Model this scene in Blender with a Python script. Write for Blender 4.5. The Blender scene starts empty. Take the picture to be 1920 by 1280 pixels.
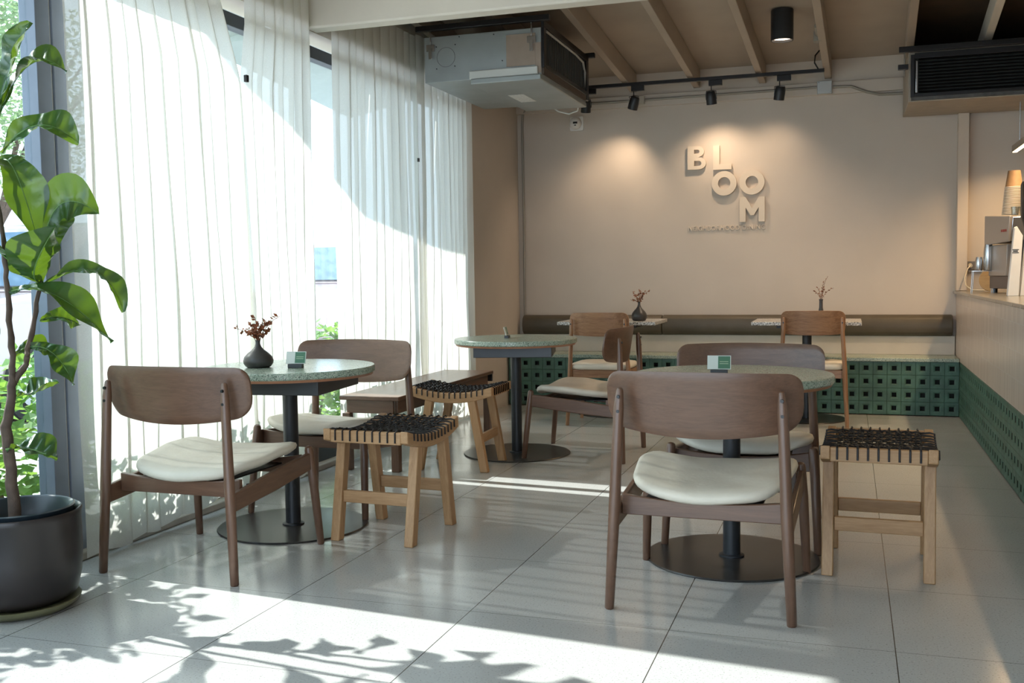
import bpy, math, random
from mathutils import Vector, Matrix, Euler
from math import sin, cos, pi, radians, sqrt, exp
random.seed(7)
scn = bpy.context.scene
COL = scn.collection

# ---------------------------------------------------------------- camera, world, sun, exposure
def setup_camera():
    f, pan, tilt, roll = 1913.8, .31952, .0652256, -.0141578
    F = Vector((-sin(pan)*cos(tilt), cos(pan)*cos(tilt), -sin(tilt)))
    Rt = Vector((cos(pan), sin(pan), 0)); U = Rt.cross(F)
    Rr = Rt*cos(roll) + U*sin(roll); Ur = U*cos(roll) - Rt*sin(roll)
    M = Matrix(((Rr.x, Ur.x, -F.x, 0), (Rr.y, Ur.y, -F.y, 0), (Rr.z, Ur.z, -F.z, 1.154), (0, 0, 0, 1)))
    cd = bpy.data.cameras.new('camera'); co = bpy.data.objects.new('camera', cd); COL.objects.link(co)
    co.matrix_world = M; cd.sensor_width = 36; cd.lens = f/1920*36; cd.clip_start = .05; cd.clip_end = 200
    scn.camera = co
setup_camera()
scn.view_settings.view_transform = 'Standard'; scn.view_settings.look = 'None'
scn.view_settings.gamma = 1; scn.view_settings.use_curve_mapping = False
scn.view_settings.exposure = 0.0
scn.cycles.use_denoising = True
scn.cycles.max_bounces = 10; scn.cycles.diffuse_bounces = 6; scn.cycles.transparent_max_bounces = 24
scn.cycles.sample_clamp_indirect = 6; scn.cycles.caustics_reflective = False; scn.cycles.caustics_refractive = False
SKY = 5.0; SUN = 15.0
w = bpy.data.worlds.new('sky'); scn.world = w; w.use_nodes = True
bg = w.node_tree.nodes['Background']; bg.inputs[0].default_value = (.69, .84, 1.0, 1); bg.inputs[1].default_value = SKY
SUN_DIR = Vector((1, -.107, -.80)).normalized()
sl = bpy.data.lights.new('sun', 'SUN'); sl.energy = SUN; sl.angle = radians(.6); sl.color = (1, .96, .9)
so = bpy.data.objects.new('sun', sl); COL.objects.link(so); so.rotation_euler = SUN_DIR.to_track_quat('-Z', 'Y').to_euler(); so.location = (-20, 4, 15)

# ---------------------------------------------------------------- materials
MATS = {}
def newmat(name):
    m = bpy.data.materials.new(name); m.use_nodes = True
    nt = m.node_tree; b = nt.nodes['Principled BSDF']
    return m, nt, b
def N(nt, t, **k):
    n = nt.nodes.new(t)
    for a, v in k.items(): setattr(n, a, v)
    return n
def ramp(nt, stops, fac):
    r = N(nt, 'ShaderNodeValToRGB'); e = r.color_ramp.elements
    while len(e) < len(stops): e.new(.5)
    for i, (p, c) in enumerate(stops): e[i].position = p; e[i].color = (*c, 1)
    nt.links.new(fac, r.inputs[0]); return r.outputs[0]
def coords(nt, scale=(1, 1, 1), rot=(0, 0, 0)):
    tc = N(nt, 'ShaderNodeTexCoord'); mp = N(nt, 'ShaderNodeMapping')
    mp.inputs['Scale'].default_value = scale; mp.inputs['Rotation'].default_value = rot
    nt.links.new(tc.outputs['Object'], mp.inputs[0]); return mp.outputs[0]
def noise(nt, vec, scale=5, detail=4, rough=.5, dist=0):
    n = N(nt, 'ShaderNodeTexNoise'); n.inputs['Scale'].default_value = scale; n.inputs['Detail'].default_value = detail
    n.inputs['Roughness'].default_value = rough; n.inputs['Distortion'].default_value = dist
    nt.links.new(vec, n.inputs['Vector']); return n.outputs['Fac']
def bump(nt, b, h, strength=.2, dist=.002):
    n = N(nt, 'ShaderNodeBump'); n.inputs['Strength'].default_value = strength; n.inputs['Distance'].default_value = dist
    nt.links.new(h, n.inputs['Height']); nt.links.new(n.outputs[0], b.inputs['Normal'])
def plain(name, c, rough=.5, metal=0, var=.0, bs=0, scale=8, coat=0):
    if name in MATS: return MATS[name]
    m, nt, b = newmat(name); b.inputs['Roughness'].default_value = rough; b.inputs['Metallic'].default_value = metal
    if coat: b.inputs['Coat Weight'].default_value = coat; b.inputs['Coat Roughness'].default_value = .15
    f = noise(nt, coords(nt), scale, 5)
    c2 = [max(0, v*(1-var)) for v in c]; c3 = [min(1, v*(1+var)) for v in c]
    nt.links.new(ramp(nt, [(.3, c2), (.7, c3)], f), b.inputs['Base Color'])
    if bs: bump(nt, b, noise(nt, coords(nt), scale*12, 4), bs)
    MATS[name] = m; return m
def wood(name, dark, light, axis='z', rough=.4, contrast=1.0, scale=1.0, coat=.0):
    key = name+axis
    if key in MATS: return MATS[key]
    m, nt, b = newmat(key)
    s = {'x': (1.2, 14, 14), 'y': (14, 1.2, 14), 'z': (14, 14, 1.2)}[axis]
    v = coords(nt, [q*scale for q in s])
    f1 = noise(nt, v, 2.2, 6, .6, 1.2)
    v2 = coords(nt, [q*scale*5 for q in s]); f2 = noise(nt, v2, 3, 3, .6)
    mx = N(nt, 'ShaderNodeMix', data_type='FLOAT'); mx.inputs[0].default_value = .35
    nt.links.new(f1, mx.inputs[2]); nt.links.new(f2, mx.inputs[3])
    lo, hi = .5-.22/contrast, .5+.22/contrast
    nt.links.new(ramp(nt, [(lo, dark), (hi, light)], mx.outputs[0]), b.inputs['Base Color'])
    b.inputs['Roughness'].default_value = rough
    if coat: b.inputs['Coat Weight'].default_value = coat; b.inputs['Coat Roughness'].default_value = .25
    bump(nt, b, mx.outputs[0], .12, .001)
    MATS[key] = m; return m
def terrazzo(name, base, chips, scale=260, rough=.25, dens=.55):
    if name in MATS: return MATS[name]
    m, nt, b = newmat(name); v = coords(nt)
    vo = N(nt, 'ShaderNodeTexVoronoi'); vo.inputs['Scale'].default_value = scale; nt.links.new(v, vo.inputs['Vector'])
    sep = N(nt, 'ShaderNodeSeparateColor'); nt.links.new(vo.outputs['Color'], sep.inputs[0])
    st = [(0, base)] + [(dens + (1-dens)*i/len(chips), c) for i, c in enumerate(chips)]
    r = N(nt, 'ShaderNodeValToRGB'); r.color_ramp.interpolation = 'CONSTANT'; e = r.color_ramp.elements
    while len(e) < len(st): e.new(.5)
    for i, (p, c) in enumerate(st): e[i].position = p; e[i].color = (*c, 1)
    nt.links.new(sep.outputs[0], r.inputs[0]); nt.links.new(r.outputs[0], b.inputs['Base Color'])
    b.inputs['Roughness'].default_value = rough; MATS[name] = m; return m
def emit(name, c, s):
    m, nt, b = newmat(name); b.inputs['Emission Color'].default_value = (*c, 1); b.inputs['Emission Strength'].default_value = s
    b.inputs['Base Color'].default_value = (*c, 1); return m
def floor_mat():
    m, nt, b = newmat('floor_terrazzo'); v = coords(nt)
    f = noise(nt, v, 1.3, 4); g = noise(nt, v, 150, 2, .6)
    base = ramp(nt, [(.3, (.395, .40, .395)), (.7, (.445, .45, .445))], f)
    sp = ramp(nt, [(.33, (.60, .585, .57)), (.385, (1, 1, 1)), (.62, (1, 1, 1)), (.67, (1.15, 1.13, 1.10))], g)
    mul = N(nt, 'ShaderNodeMix', data_type='RGBA', blend_type='MULTIPLY'); mul.inputs[0].default_value = 1
    nt.links.new(base, mul.inputs[6]); nt.links.new(sp, mul.inputs[7])
    sx = N(nt, 'ShaderNodeSeparateXYZ'); nt.links.new(v, sx.inputs[0])
    def line(out, x0, p, wd):
        a = N(nt, 'ShaderNodeMath', operation='SUBTRACT'); a.inputs[1].default_value = x0 - 50*p; nt.links.new(out, a.inputs[0])
        q = N(nt, 'ShaderNodeMath', operation='MODULO'); q.inputs[1].default_value = p; nt.links.new(a.outputs[0], q.inputs[0])
        l = N(nt, 'ShaderNodeMath', operation='LESS_THAN'); l.inputs[1].default_value = wd; nt.links.new(q.outputs[0], l.inputs[0]); return l.outputs[0]
    l1 = line(sx.outputs[0], .139, .687, .0034); l2 = line(sx.outputs[1], 3.224, .644, .0034)
    l2m = N(nt, 'ShaderNodeMath', operation='MULTIPLY'); l2m.inputs[1].default_value = .6; nt.links.new(l2, l2m.inputs[0])
    mxx = N(nt, 'ShaderNodeMath', operation='MAXIMUM'); nt.links.new(l1, mxx.inputs[0]); nt.links.new(l2m.outputs[0], mxx.inputs[1])
    mx = N(nt, 'ShaderNodeMix', data_type='RGBA'); nt.links.new(mxx.outputs[0], mx.inputs[0])
    nt.links.new(mul.outputs[2], mx.inputs[6]); mx.inputs[7].default_value = (.06, .055, .05, 1)
    nt.links.new(mx.outputs[2], b.inputs['Base Color'])
    nt.links.new(ramp(nt, [(.3, (.13,)*3), (.7, (.22,)*3)], noise(nt, v, 2.2, 3)), b.inputs['Roughness'])
    b.inputs['Specular IOR Level'].default_value = .6
    return m
def cloth_mat():
    m, nt, b = newmat('sheer_linen')
    out = nt.nodes['Material Output']; nt.nodes.remove(b)
    d = N(nt, 'ShaderNodeBsdfDiffuse'); t = N(nt, 'ShaderNodeBsdfTranslucent'); tr = N(nt, 'ShaderNodeBsdfTransparent')
    v = coords(nt, (60, 60, 400)); f = noise(nt, v, 2, 2)
    c = ramp(nt, [(.3, (.80, .79, .74)), (.7, (.90, .89, .85))], f)
    nt.links.new(c, d.inputs[0]); nt.links.new(c, t.inputs[0])
    a = N(nt, 'ShaderNodeMixShader'); a.inputs[0].default_value = .40; nt.links.new(d.outputs[0], a.inputs[1]); nt.links.new(t.outputs[0], a.inputs[2])
    bb = N(nt, 'ShaderNodeMixShader'); bb.inputs[0].default_value = .08; nt.links.new(a.outputs[0], bb.inputs[1]); nt.links.new(tr.outputs[0], bb.inputs[2])
    nt.links.new(bb.outputs[0], out.inputs[0]); return m
def leaf_mat(name, c1, c2, tc, rough=.35, tl=.4):
    m, nt, b = newmat(name); out = nt.nodes['Material Output']
    v = coords(nt); c = ramp(nt, [(.3, c1), (.7, c2)], noise(nt, v, 9, 4))
    nt.links.new(c, b.inputs['Base Color']); b.inputs['Roughness'].default_value = rough
    bump(nt, b, noise(nt, v, 45, 2), .3, .004)
    t = N(nt, 'ShaderNodeBsdfTranslucent'); t.inputs[0].default_value = (*tc, 1)
    a = N(nt, 'ShaderNodeMixShader'); a.inputs[0].default_value = tl
    nt.links.new(b.outputs[0], a.inputs[1]); nt.links.new(t.outputs[0], a.inputs[2]); nt.links.new(a.outputs[0], out.inputs[0])
    return m
def glass_mat(name, tint=(.93, .97, .97), refl=.07):
    m, nt, b = newmat(name); out = nt.nodes['Material Output']; nt.nodes.remove(b)
    t = N(nt, 'ShaderNodeBsdfTransparent'); t.inputs[0].default_value = (*tint, 1)
    g = N(nt, 'ShaderNodeBsdfGlossy'); g.inputs['Roughness'].default_value = .02
    a = N(nt, 'ShaderNodeMixShader'); a.inputs[0].default_value = refl
    nt.links.new(t.outputs[0], a.inputs[1]); nt.links.new(g.outputs[0], a.inputs[2]); nt.links.new(a.outputs[0], out.inputs[0]); return m
def kitkat_mat():
    m, nt, b = newmat('finger_tiles'); v = coords(nt)
    sx = N(nt, 'ShaderNodeSeparateXYZ'); nt.links.new(v, sx.inputs[0])
    cb = N(nt, 'ShaderNodeCombineXYZ'); nt.links.new(sx.outputs[1], cb.inputs[0]); nt.links.new(sx.outputs[2], cb.inputs[1])
    br = N(nt, 'ShaderNodeTexBrick'); br.offset = 0; br.inputs['Scale'].default_value = 1
    br.inputs['Brick Width'].default_value = .024; br.inputs['Row Height'].default_value = .145; br.inputs['Mortar Size'].default_value = .0016
    br.inputs['Color1'].default_value = (.50, .40, .33, 1); br.inputs['Color2'].default_value = (.62, .52, .44, 1); br.inputs['Mortar'].default_value = (.60, .55, .5, 1)
    nt.links.new(cb.outputs[0], br.inputs['Vector']); nt.links.new(br.outputs['Color'], b.inputs['Base Color'])
    b.inputs['Roughness'].default_value = .3; bump(nt, b, br.outputs['Fac'], -.5, .002); return m

WAL = ((.085, .042, .025), (.17, .088, .054))
OAK = ((.20, .095, .045), (.37, .20, .105))
STL = ((.32, .165, .07), (.52, .32, .165))
def walnut(a): return wood('walnut', *WAL, axis=a, rough=.38, coat=.25)
def oak(a): return wood('oak', *OAK, axis=a, rough=.35, contrast=1.6, coat=.2)
def stoolwood(a): return wood('stool_wood', *STL, axis=a, rough=.5)
M_black = plain('black_metal', (.018, .02, .024), .42, .0, .15)
M_blackgloss = plain('dark_steel_disc', (.035, .033, .032), .3, .4, .25, 0, 3)
M_steel = plain('stainless', (.55, .55, .56), .25, 1.0)
M_galv = plain('galvanised_steel', (.33, .36, .365), .45, .35, .08, 0, 5)
M_cream = plain('cream_hide', (.62, .575, .49), .55, 0, .12, .5, 5)
M_wall = plain('wall_paint', (.57, .50, .43), .75, 0, .03, .25, 3)
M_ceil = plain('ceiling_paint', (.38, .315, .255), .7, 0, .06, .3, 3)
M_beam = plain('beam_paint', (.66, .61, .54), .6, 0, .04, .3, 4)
M_bolt = plain('bolt_black', (.01, .01, .012), .3)
M_terr = terrazzo('green_terrazzo', (.30, .38, .31), [(.16, .22, .17), (.42, .47, .39), (.08, .10, .09), (.50, .52, .45)], 330)
M_terg = terrazzo('speckled_terrazzo', (.45, .43, .40), [(.05, .05, .05), (.7, .7, .68), (.2, .19, .18), (.55, .55, .55)], 200, .3, .35)
M_green = plain('green_glazed_block', (.055, .13, .098), .45, 0, .3, .3, 9)
M_hole = plain('cavity_shade', (.012, .016, .014), .8)  # near-black colour stands in for the shade inside the holes
M_cloth = cloth_mat()
M_glass = glass_mat('window_glass')
M_frame = plain('window_frame_dark', (.035, .04, .05), .4, 0, .15)
M_white = plain('white_plastic', (.75, .73, .70), .4)
M_kitkat = kitkat_mat()

# ---------------------------------------------------------------- mesh helpers
class MB:
    def __init__(s): s.v = []; s.f = []; s.mi = []; s.cur = 0
    def add(s, vs, fs):
        o = len(s.v); s.v += [tuple(v) for v in vs]; s.f += [tuple(i+o for i in f) for f in fs]; s.mi += [s.cur]*len(fs)
    def box(s, x0, x1, y0, y1, z0, z1, M=None):
        vs = [Vector((x, y, z)) for z in (z0, z1) for y in (y0, y1) for x in (x0, x1)]
        if M: vs = [M @ v for v in vs]
        s.add(vs, [(0, 2, 3, 1), (4, 5, 7, 6), (0, 1, 5, 4), (2, 6, 7, 3), (0, 4, 6, 2), (1, 3, 7, 5)]); return s
    def tube(s, pts, rad, n=12, cap=True, flat=1.0, tip=False):
        pts = [Vector(p) for p in pts]; k = len(pts)
        if not hasattr(rad, '__len__'): rad = [rad]*k
        if tip:   # rounded ends
            a, b = pts[0], pts[-1]; d0 = (pts[1]-a).normalized(); d1 = (b-pts[-2]).normalized()
            pts = [a, a+d0*rad[0]*.25]+pts[1:-1]+[b-d1*rad[-1]*.9, b-d1*rad[-1]*.3, b]; rad = [rad[0]*.85, rad[0]]+list(rad[1:-1])+[rad[-1], rad[-1]*.8, rad[-1]*.35]; k = len(pts)
        up = Vector((0, 0, 1)) if abs((pts[1]-pts[0]).normalized().z) < .95 else Vector((0, 1, 0))
        vs = []; o = len(s.v)
        for i, p in enumerate(pts):
            t = (pts[min(i+1, k-1)]-pts[max(i-1, 0)]).normalized(); a = t.cross(up).normalized(); b = a.cross(t)
            for j in range(n):
                q = 2*pi*j/n; vs.append(p+(a*cos(q)+b*sin(q)*flat)*rad[i])
        fs = [(i*n+j, i*n+(j+1) % n, (i+1)*n+(j+1) % n, (i+1)*n+j) for i in range(k-1) for j in range(n)]
        if cap: fs += [tuple(range(n-1, -1, -1)), tuple((k-1)*n+j for j in range(n))]
        s.add(vs, fs); return s
    def lathe(s, prof, c=(0, 0, 0), n=48, sx=1, sy=1):
        vs = []; k = len(prof)
        for r, z in prof:
            for j in range(n):
                q = 2*pi*j/n; vs.append((c[0]+r*cos(q)*sx, c[1]+r*sin(q)*sy, c[2]+z))
        fs = [(i*n+j, i*n+(j+1) % n, (i+1)*n+(j+1) % n, (i+1)*n+j) for i in range(k-1) for j in range(n)]
        if prof[0][0] > 1e-6: fs.append(tuple(range(n-1, -1, -1)))
        if prof[-1][0] > 1e-6: fs.append(tuple((k-1)*n+j for j in range(n)))
        s.add(vs, fs); return s
    def prism(s, poly, a, b, axis='x'):
        # poly: 2D outline in the plane normal to axis
        def P(u, v, w): return {'x': (w, u, v), 'y': (u, w, v), 'z': (u, v, w)}[axis]
        k = len(poly); vs = [P(u, v, a) for u, v in poly]+[P(u, v, b) for u, v in poly]
        fs = [tuple(range(k)), tuple(range(2*k-1, k-1, -1))]+[(i, i+k, (i+1) % k+k, (i+1) % k) for i in range(k)]
        s.add(vs, fs); return s
    def grid(s, fn, nu, nv):
        vs = [fn(i/nu, j/nv) for i in range(nu+1) for j in range(nv+1)]
        s.add(vs, [(i*(nv+1)+j, (i+1)*(nv+1)+j, (i+1)*(nv+1)+j+1, i*(nv+1)+j+1) for i in range(nu) for j in range(nv)]); return s
    def slab(s, fn, nu, nv):
        # fn(u,v)->(front point, back point): a closed thick sheet
        A = [[fn(i/nu, j/nv) for j in range(nv+1)] for i in range(nu+1)]; n1 = (nu+1)*(nv+1)
        vs = [A[i][j][0] for i in range(nu+1) for j in range(nv+1)]+[A[i][j][1] for i in range(nu+1) for j in range(nv+1)]
        g = lambda i, j: i*(nv+1)+j
        fs = []
        for i in range(nu):
            for j in range(nv):
                fs.append((g(i, j), g(i+1, j), g(i+1, j+1), g(i, j+1))); fs.append((n1+g(i, j), n1+g(i, j+1), n1+g(i+1, j+1), n1+g(i+1, j)))
        for i in range(nu):
            fs.append((g(i, 0), n1+g(i, 0), n1+g(i+1, 0), g(i+1, 0))); fs.append((g(i, nv), g(i+1, nv), n1+g(i+1, nv), n1+g(i, nv)))
        for j in range(nv):
            fs.append((g(0, j), g(0, j+1), n1+g(0, j+1), n1+g(0, j))); fs.append((g(nu, j), n1+g(nu, j), n1+g(nu, j+1), g(nu, j+1)))
        s.add(vs, fs); return s
    def build(s, name, mats, parent=None, loc=(0, 0, 0), bevel=0, smooth=True, ang=35, rot=0):
        me = bpy.data.meshes.new(name); me.from_pydata(s.v, [], s.f)
        if not isinstance(mats, (list, tuple)): mats = [mats]
        for m in mats: me.materials.append(m)
        if len(mats) > 1: me.polygons.foreach_set('material_index', s.mi)
        import bmesh
        bm = bmesh.new(); bm.from_mesh(me)
        bmesh.ops.recalc_face_normals(bm, faces=bm.faces) if not getattr(s, 'keepn', False) else None
        bm.to_mesh(me); bm.free()
        me.polygons.foreach_set('use_smooth', [smooth]*len(me.polygons))
        if smooth: me.set_sharp_from_angle(angle=radians(ang))
        o = bpy.data.objects.new(name, me); COL.objects.link(o); o.location = loc; o.rotation_euler = (0, 0, rot)
        if parent: o.parent = parent
        if bevel:
            b = o.modifiers.new('bevel', 'BEVEL'); b.width = bevel; b.segments = 2; b.limit_method = 'ANGLE'; b.angle_limit = radians(35); b.harden_normals = False
        return o
def tag(o, label=None, cat=None, group=None, kind=None):
    if label: o['label'] = label
    if cat: o['category'] = cat
    if group: o['group'] = group
    if kind: o['kind'] = kind
    return o
def thing(name, label, cat, loc=(0, 0, 0), rot=0, group=None):
    o = bpy.data.objects.new(name, None); COL.objects.link(o); o.location = loc; o.rotation_euler = (0, 0, rot); o.empty_display_size = .1
    return tag(o, label, cat, group)
def copy_tree(o, parent=None, **k):
    c = o.copy(); COL.objects.link(c); c.parent = parent
    for ch in [x for x in list(o.children)]: copy_tree(ch, c)
    return c
def place(root, loc, rot, label, group=None):
    root.location = loc; root.rotation_euler = (0, 0, rot); root['label'] = label
    if group: root['group'] = group
    return root
def struct(name, mb, mat, label, cat=None, **k):
    o = mb.build(name, mat, **k); tag(o, label, cat, kind='structure'); return o
def rrect(w, h, r, n=6):
    pts = []
    for cx, cy, a0 in ((w/2-r, h/2-r, 0), (-w/2+r, h/2-r, 90), (-w/2+r, -h/2+r, 180), (w/2-r, -h/2+r, 270)):
        for i in range(n+1): a = radians(a0+90*i/n); pts.append((cx+r*cos(a), cy+r*sin(a)))
    return pts

# ---------------------------------------------------------------- setting
fl = MB().box(-3.05, 3.2, -2.4, 9.1, -.12, 0); struct('floor', fl, floor_mat(), 'grey terrazzo tile floor with thin dark joints', 'floor', smooth=False)
struct('wall_back', MB().box(-3.1, 3.2, 8.95, 9.1, 0, 3.3), M_wall, 'beige plastered back wall behind the wall lettering', 'wall', smooth=False)
struct('wall_left', MB().box(-3.15, -2.88, 7.76, 8.95, 0, 3.3), M_wall, 'beige solid wall piece between curtain and back corner', 'wall', smooth=False)
struct('wall_right', MB().box(3.05, 3.2, -2.4, 8.95, 0, 3.3), M_wall, 'beige wall behind the counter', 'wall', smooth=False)
# wall plate along the top of the back wall and infill above it
struct('trim_1', MB().box(-2.88, 3.05, 8.915, 8.95, 2.60, 2.70), M_wall, 'painted plate along the top of the back wall', 'trim', bevel=.004)
struct('trim_2', MB().box(.81, .89, 8.86, 8.95, .976, 2.6), plain('post_paint', (.60, .51, .42), .6, 0, .03), 'narrow painted post rising from the counter end', 'trim', bevel=.004)
def zc(y): return 2.725 + .1035*(8.95-y)   # underside of rafters
# ceiling boards above rafters
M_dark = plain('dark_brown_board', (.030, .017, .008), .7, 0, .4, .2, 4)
def slope_box(mb, x0, x1, y0, y1, dz0, dz1, sk=.023):
    def X(x, y): return x + (y-8.95)*sk
    vs = [(X(x, y), y, zc(y)+dz) for dz in (dz0, dz1) for y in (y0, y1) for x in (x0, x1)]
    mb.add(vs, [(0, 2, 3, 1), (4, 5, 7, 6), (0, 1, 5, 4), (2, 6, 7, 3), (0, 4, 6, 2), (1, 3, 7, 5)])
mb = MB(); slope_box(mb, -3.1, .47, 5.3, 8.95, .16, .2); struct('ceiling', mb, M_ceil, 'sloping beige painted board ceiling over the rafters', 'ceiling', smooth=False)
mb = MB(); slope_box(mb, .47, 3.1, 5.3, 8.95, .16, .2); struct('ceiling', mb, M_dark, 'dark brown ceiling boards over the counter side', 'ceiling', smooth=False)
struct('ceiling', MB().box(-3.15, 3.2, -2.4, 5.42, 2.9, 3.0), M_beam, 'flat pale ceiling in front of the cross beam', 'ceiling', smooth=False)
struct('ceiling', MB().box(-3.15, 3.2, 5.42, 5.5, 2.9, 3.35), M_beam, 'pale upstand over the cross beam', 'ceiling', smooth=False)
k = 0
for i, xr in enumerate((-2.93, -2.38, -1.83, -1.28, -.73, -.205, .405, .93, 1.48, 2.03, 2.58)):
    mb = MB(); slope_box(mb, xr, xr+.055, 5.5, 8.93, 0, .155)
    struct('trim_%d' % (i+3), mb, M_ceil if xr < .9 else M_beam, 'painted ceiling rafter running down to the back wall', 'rafter', bevel=.004)
struct('trim_20', MB().box(-3.02, 3.05, 5.38, 5.5, 2.60, 2.9), M_beam, 'pale painted cross beam spanning the room', 'beam', bevel=.012)
# ---- window wall (left), plane x = -3.08
YW = [(-2.4, 3.29), (3.45, 5.40), (5.46, 6.74), (6.80, 7.70)]
struct('trim_21', MB().box(-3.14, -2.995, -2.4, 7.76, 0, .035), plain('stone_curb', (.40, .36, .31), .7, 0, .1, .3), 'low stone curb under the windows', 'curb', bevel=.006)
struct('trim_22', MB().box(-3.2, -3.02, -2.4, 7.76, 2.60, 4.2), M_beam, 'pale header over the windows', 'header', smooth=False)
for n, (a, b) in enumerate(YW):
    mb = MB()
    mb.box(-3.12, -3.05, a, b, .035, .14); mb.box(-3.12, -3.05, a, b, 2.46, 2.53)
    if n == 0: mb.box(-3.12, -3.05, -.1, -.04, .14, 2.6)
    g = mb.build('window_%d' % (n+1), M_frame, bevel=.003)
    tag(g, ['dark framed clear window beside the fig tree', 'dark framed window behind the first pair of curtains', 'dark framed window by the wooden side bench', 'dark framed window nearest the back corner'][n], 'window', kind='structure')
    pane = MB().box(-3.09, -3.082, a, b, .14, 2.46).build('glass', M_glass, g, smooth=False)
mfr = plain('window_post_blue_hazed', (.15, .175, .225), .45, 0, .1)  # blue grey paint, brightened to take in the flare haze
mb = MB(); mb.box(-3.12, -3.04, 3.29, 3.365, .035, 2.6); mb.box(-3.12, -3.035, 3.375, 3.45, .035, 2.6); mb.cur = 1; mb.box(-3.11, -3.045, 3.365, 3.375, .035, 2.6)
struct('trim_23', mb, [mfr, M_white], 'blue grey double window post with a pale seam', 'post', bevel=.002)
for n, (a, b) in enumerate(((5.40, 5.46), (6.74, 6.80), (7.70, 7.76))):
    struct('trim_%d' % (24+n), MB().box(-3.12, -3.05, a, b, .035, 2.6), M_frame, 'dark upright window post', 'post', bevel=.003)
# front wall behind the camera: wide glazed opening
mb = MB().box(-3.1, 3.2, -2.5, -2.4, 0, .1).box(-3.1, 3.2, -2.5, -2.4, 2.6, 3.0).box(-3.1, -3.0, -2.5, -2.4, .1, 2.6).box(.9, 3.2, -2.5, -2.4, .1, 2.6)
struct('wall_front', mb, M_wall, 'street side wall with a wide glazed opening', 'wall', smooth=False)

# ---------------------------------------------------------------- breeze block fronts
def blocks(fn_pt, n, rows, cw, ch, hw, hh, dep, skip_last=False):
    """fn_pt(u along, v up, w depth into the body)"""
    mb = MB()
    for i in range(n):
        for j in range(rows):
            u0, v0 = i*cw, j*ch; uc, vc = u0+cw/2, v0+ch/2; g = .0022
            A = [(u0, v0, .004), (u0+cw, v0, .004), (u0+cw, v0+ch, .004), (u0, v0+ch, .004)]
            B = [(u0+g, v0+g, 0), (u0+cw-g, v0+g, 0), (u0+cw-g, v0+ch-g, 0), (u0+g, v0+ch-g, 0)]
            k1 = .030; C = [(uc-hw/2-.012, vc-hh/2-.012, 0), (uc+hw/2+.012, vc-hh/2-.012, 0), (uc+hw/2+.012, vc+hh/2+.012, 0), (uc-hw/2-.012, vc+hh/2+.012, 0)]
            D = [(uc-hw/2, vc-hh/2, .003), (uc+hw/2, vc-hh/2, .003), (uc+hw/2, vc+hh/2, .003), (uc-hw/2, vc+hh/2, .003)]
            E_ = [(uc-hw/2, vc-hh/2, dep), (uc+hw/2, vc-hh/2, dep), (uc+hw/2, vc+hh/2, dep), (uc-hw/2, vc+hh/2, dep)]
            R = [A, B, C, D, E_]; vs = [fn_pt(*p) for r in R for p in r]
            mb.cur = 0; fs = [(q*4+s, q*4+(s+1) % 4, (q+1)*4+(s+1) % 4, (q+1)*4+s) for q in range(3) for s in range(4)]
            mb.add(vs[:16], fs)
            mb.cur = 1; mb.add(vs[12:20], [(s, (s+1) % 4, 4+(s+1) % 4, 4+s) for s in range(4)]+[(4, 5, 6, 7)])
    mb.keepn = True
    return mb
bench = thing('built_in_bench', 'long built-in bench with green perforated block front and terrazzo seat along the back wall', 'bench', (0, 8.57, 0))
blocks(lambda u, v, w: (-2.87+u, w, v+.006), 35, 4, .1053, .1055, .036, .036, .045).build('block_front', [M_green, M_hole], bench, smooth=False)
MB().box(-2.87, .8145, .05, .376, .002, .427).build('bench_body', M_hole, bench, smooth=False)
MB().box(-2.875, .8145, -.02, .376, .428, .458).build('seat_slab', M_terr, bench, bevel=.004)
MB().box(-2.84, .81, .34, .378, .459, .61).build('back_panel', plain('pale_render', (.60, .55, .48), .7, 0, .04, .2), bench, smooth=False)
# cushion roll on the wall
def cushion(x0, x1, label):
    pts = [(0, .0), (-.055, .004), (-.085, .03), (-.095, .085), (-.085, .145), (-.055, .17), (0, .175)]
    mb = MB(); mb.prism(pts, x0, x1, 'x')
    return mb
cm = plain('olive_leather', (.085, .07, .048), .5, 0, .15, .3, 6)
for x0, x1, L in ((-2.83, -1.556, 'left olive brown padded back cushion along the back wall, ending at the seam'), (-1.552, .79, 'right olive brown padded back cushion along the back wall, reaching the counter')):
    o = cushion(x0, x1, L).build('back_cushion', cm, loc=(0, 8.945, .61), bevel=.008, ang=60); tag(o, L, 'cushion', 'back cushions on the back wall')

# ---------------------------------------------------------------- counter
ct = thing('service_counter', 'long service counter with pink finger tiles, green block base and grey slab top', 'counter', (.815, 0, 0))
blocks(lambda u, v, w: (w, 8.545-u, v+.006), 57, 4, .105, .1055, .036, .036, .045).build('block_base', [M_green, M_hole], ct, smooth=False)
MB().box(.05, .70, 2.5, 8.94, .002, .43).build('base_core', M_hole, ct, smooth=False)
MB().box(.002, .70, 2.5, 8.94, .431, .953).build('tile_cladding', M_kitkat, ct, smooth=False)
MB().box(-.022, .74, 2.48, 8.94, .954, .975).build('counter_top', plain('grey_stone_top', (.20, .19, .17), .22, 0, .2, 0, 30), ct, bevel=.003)

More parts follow.
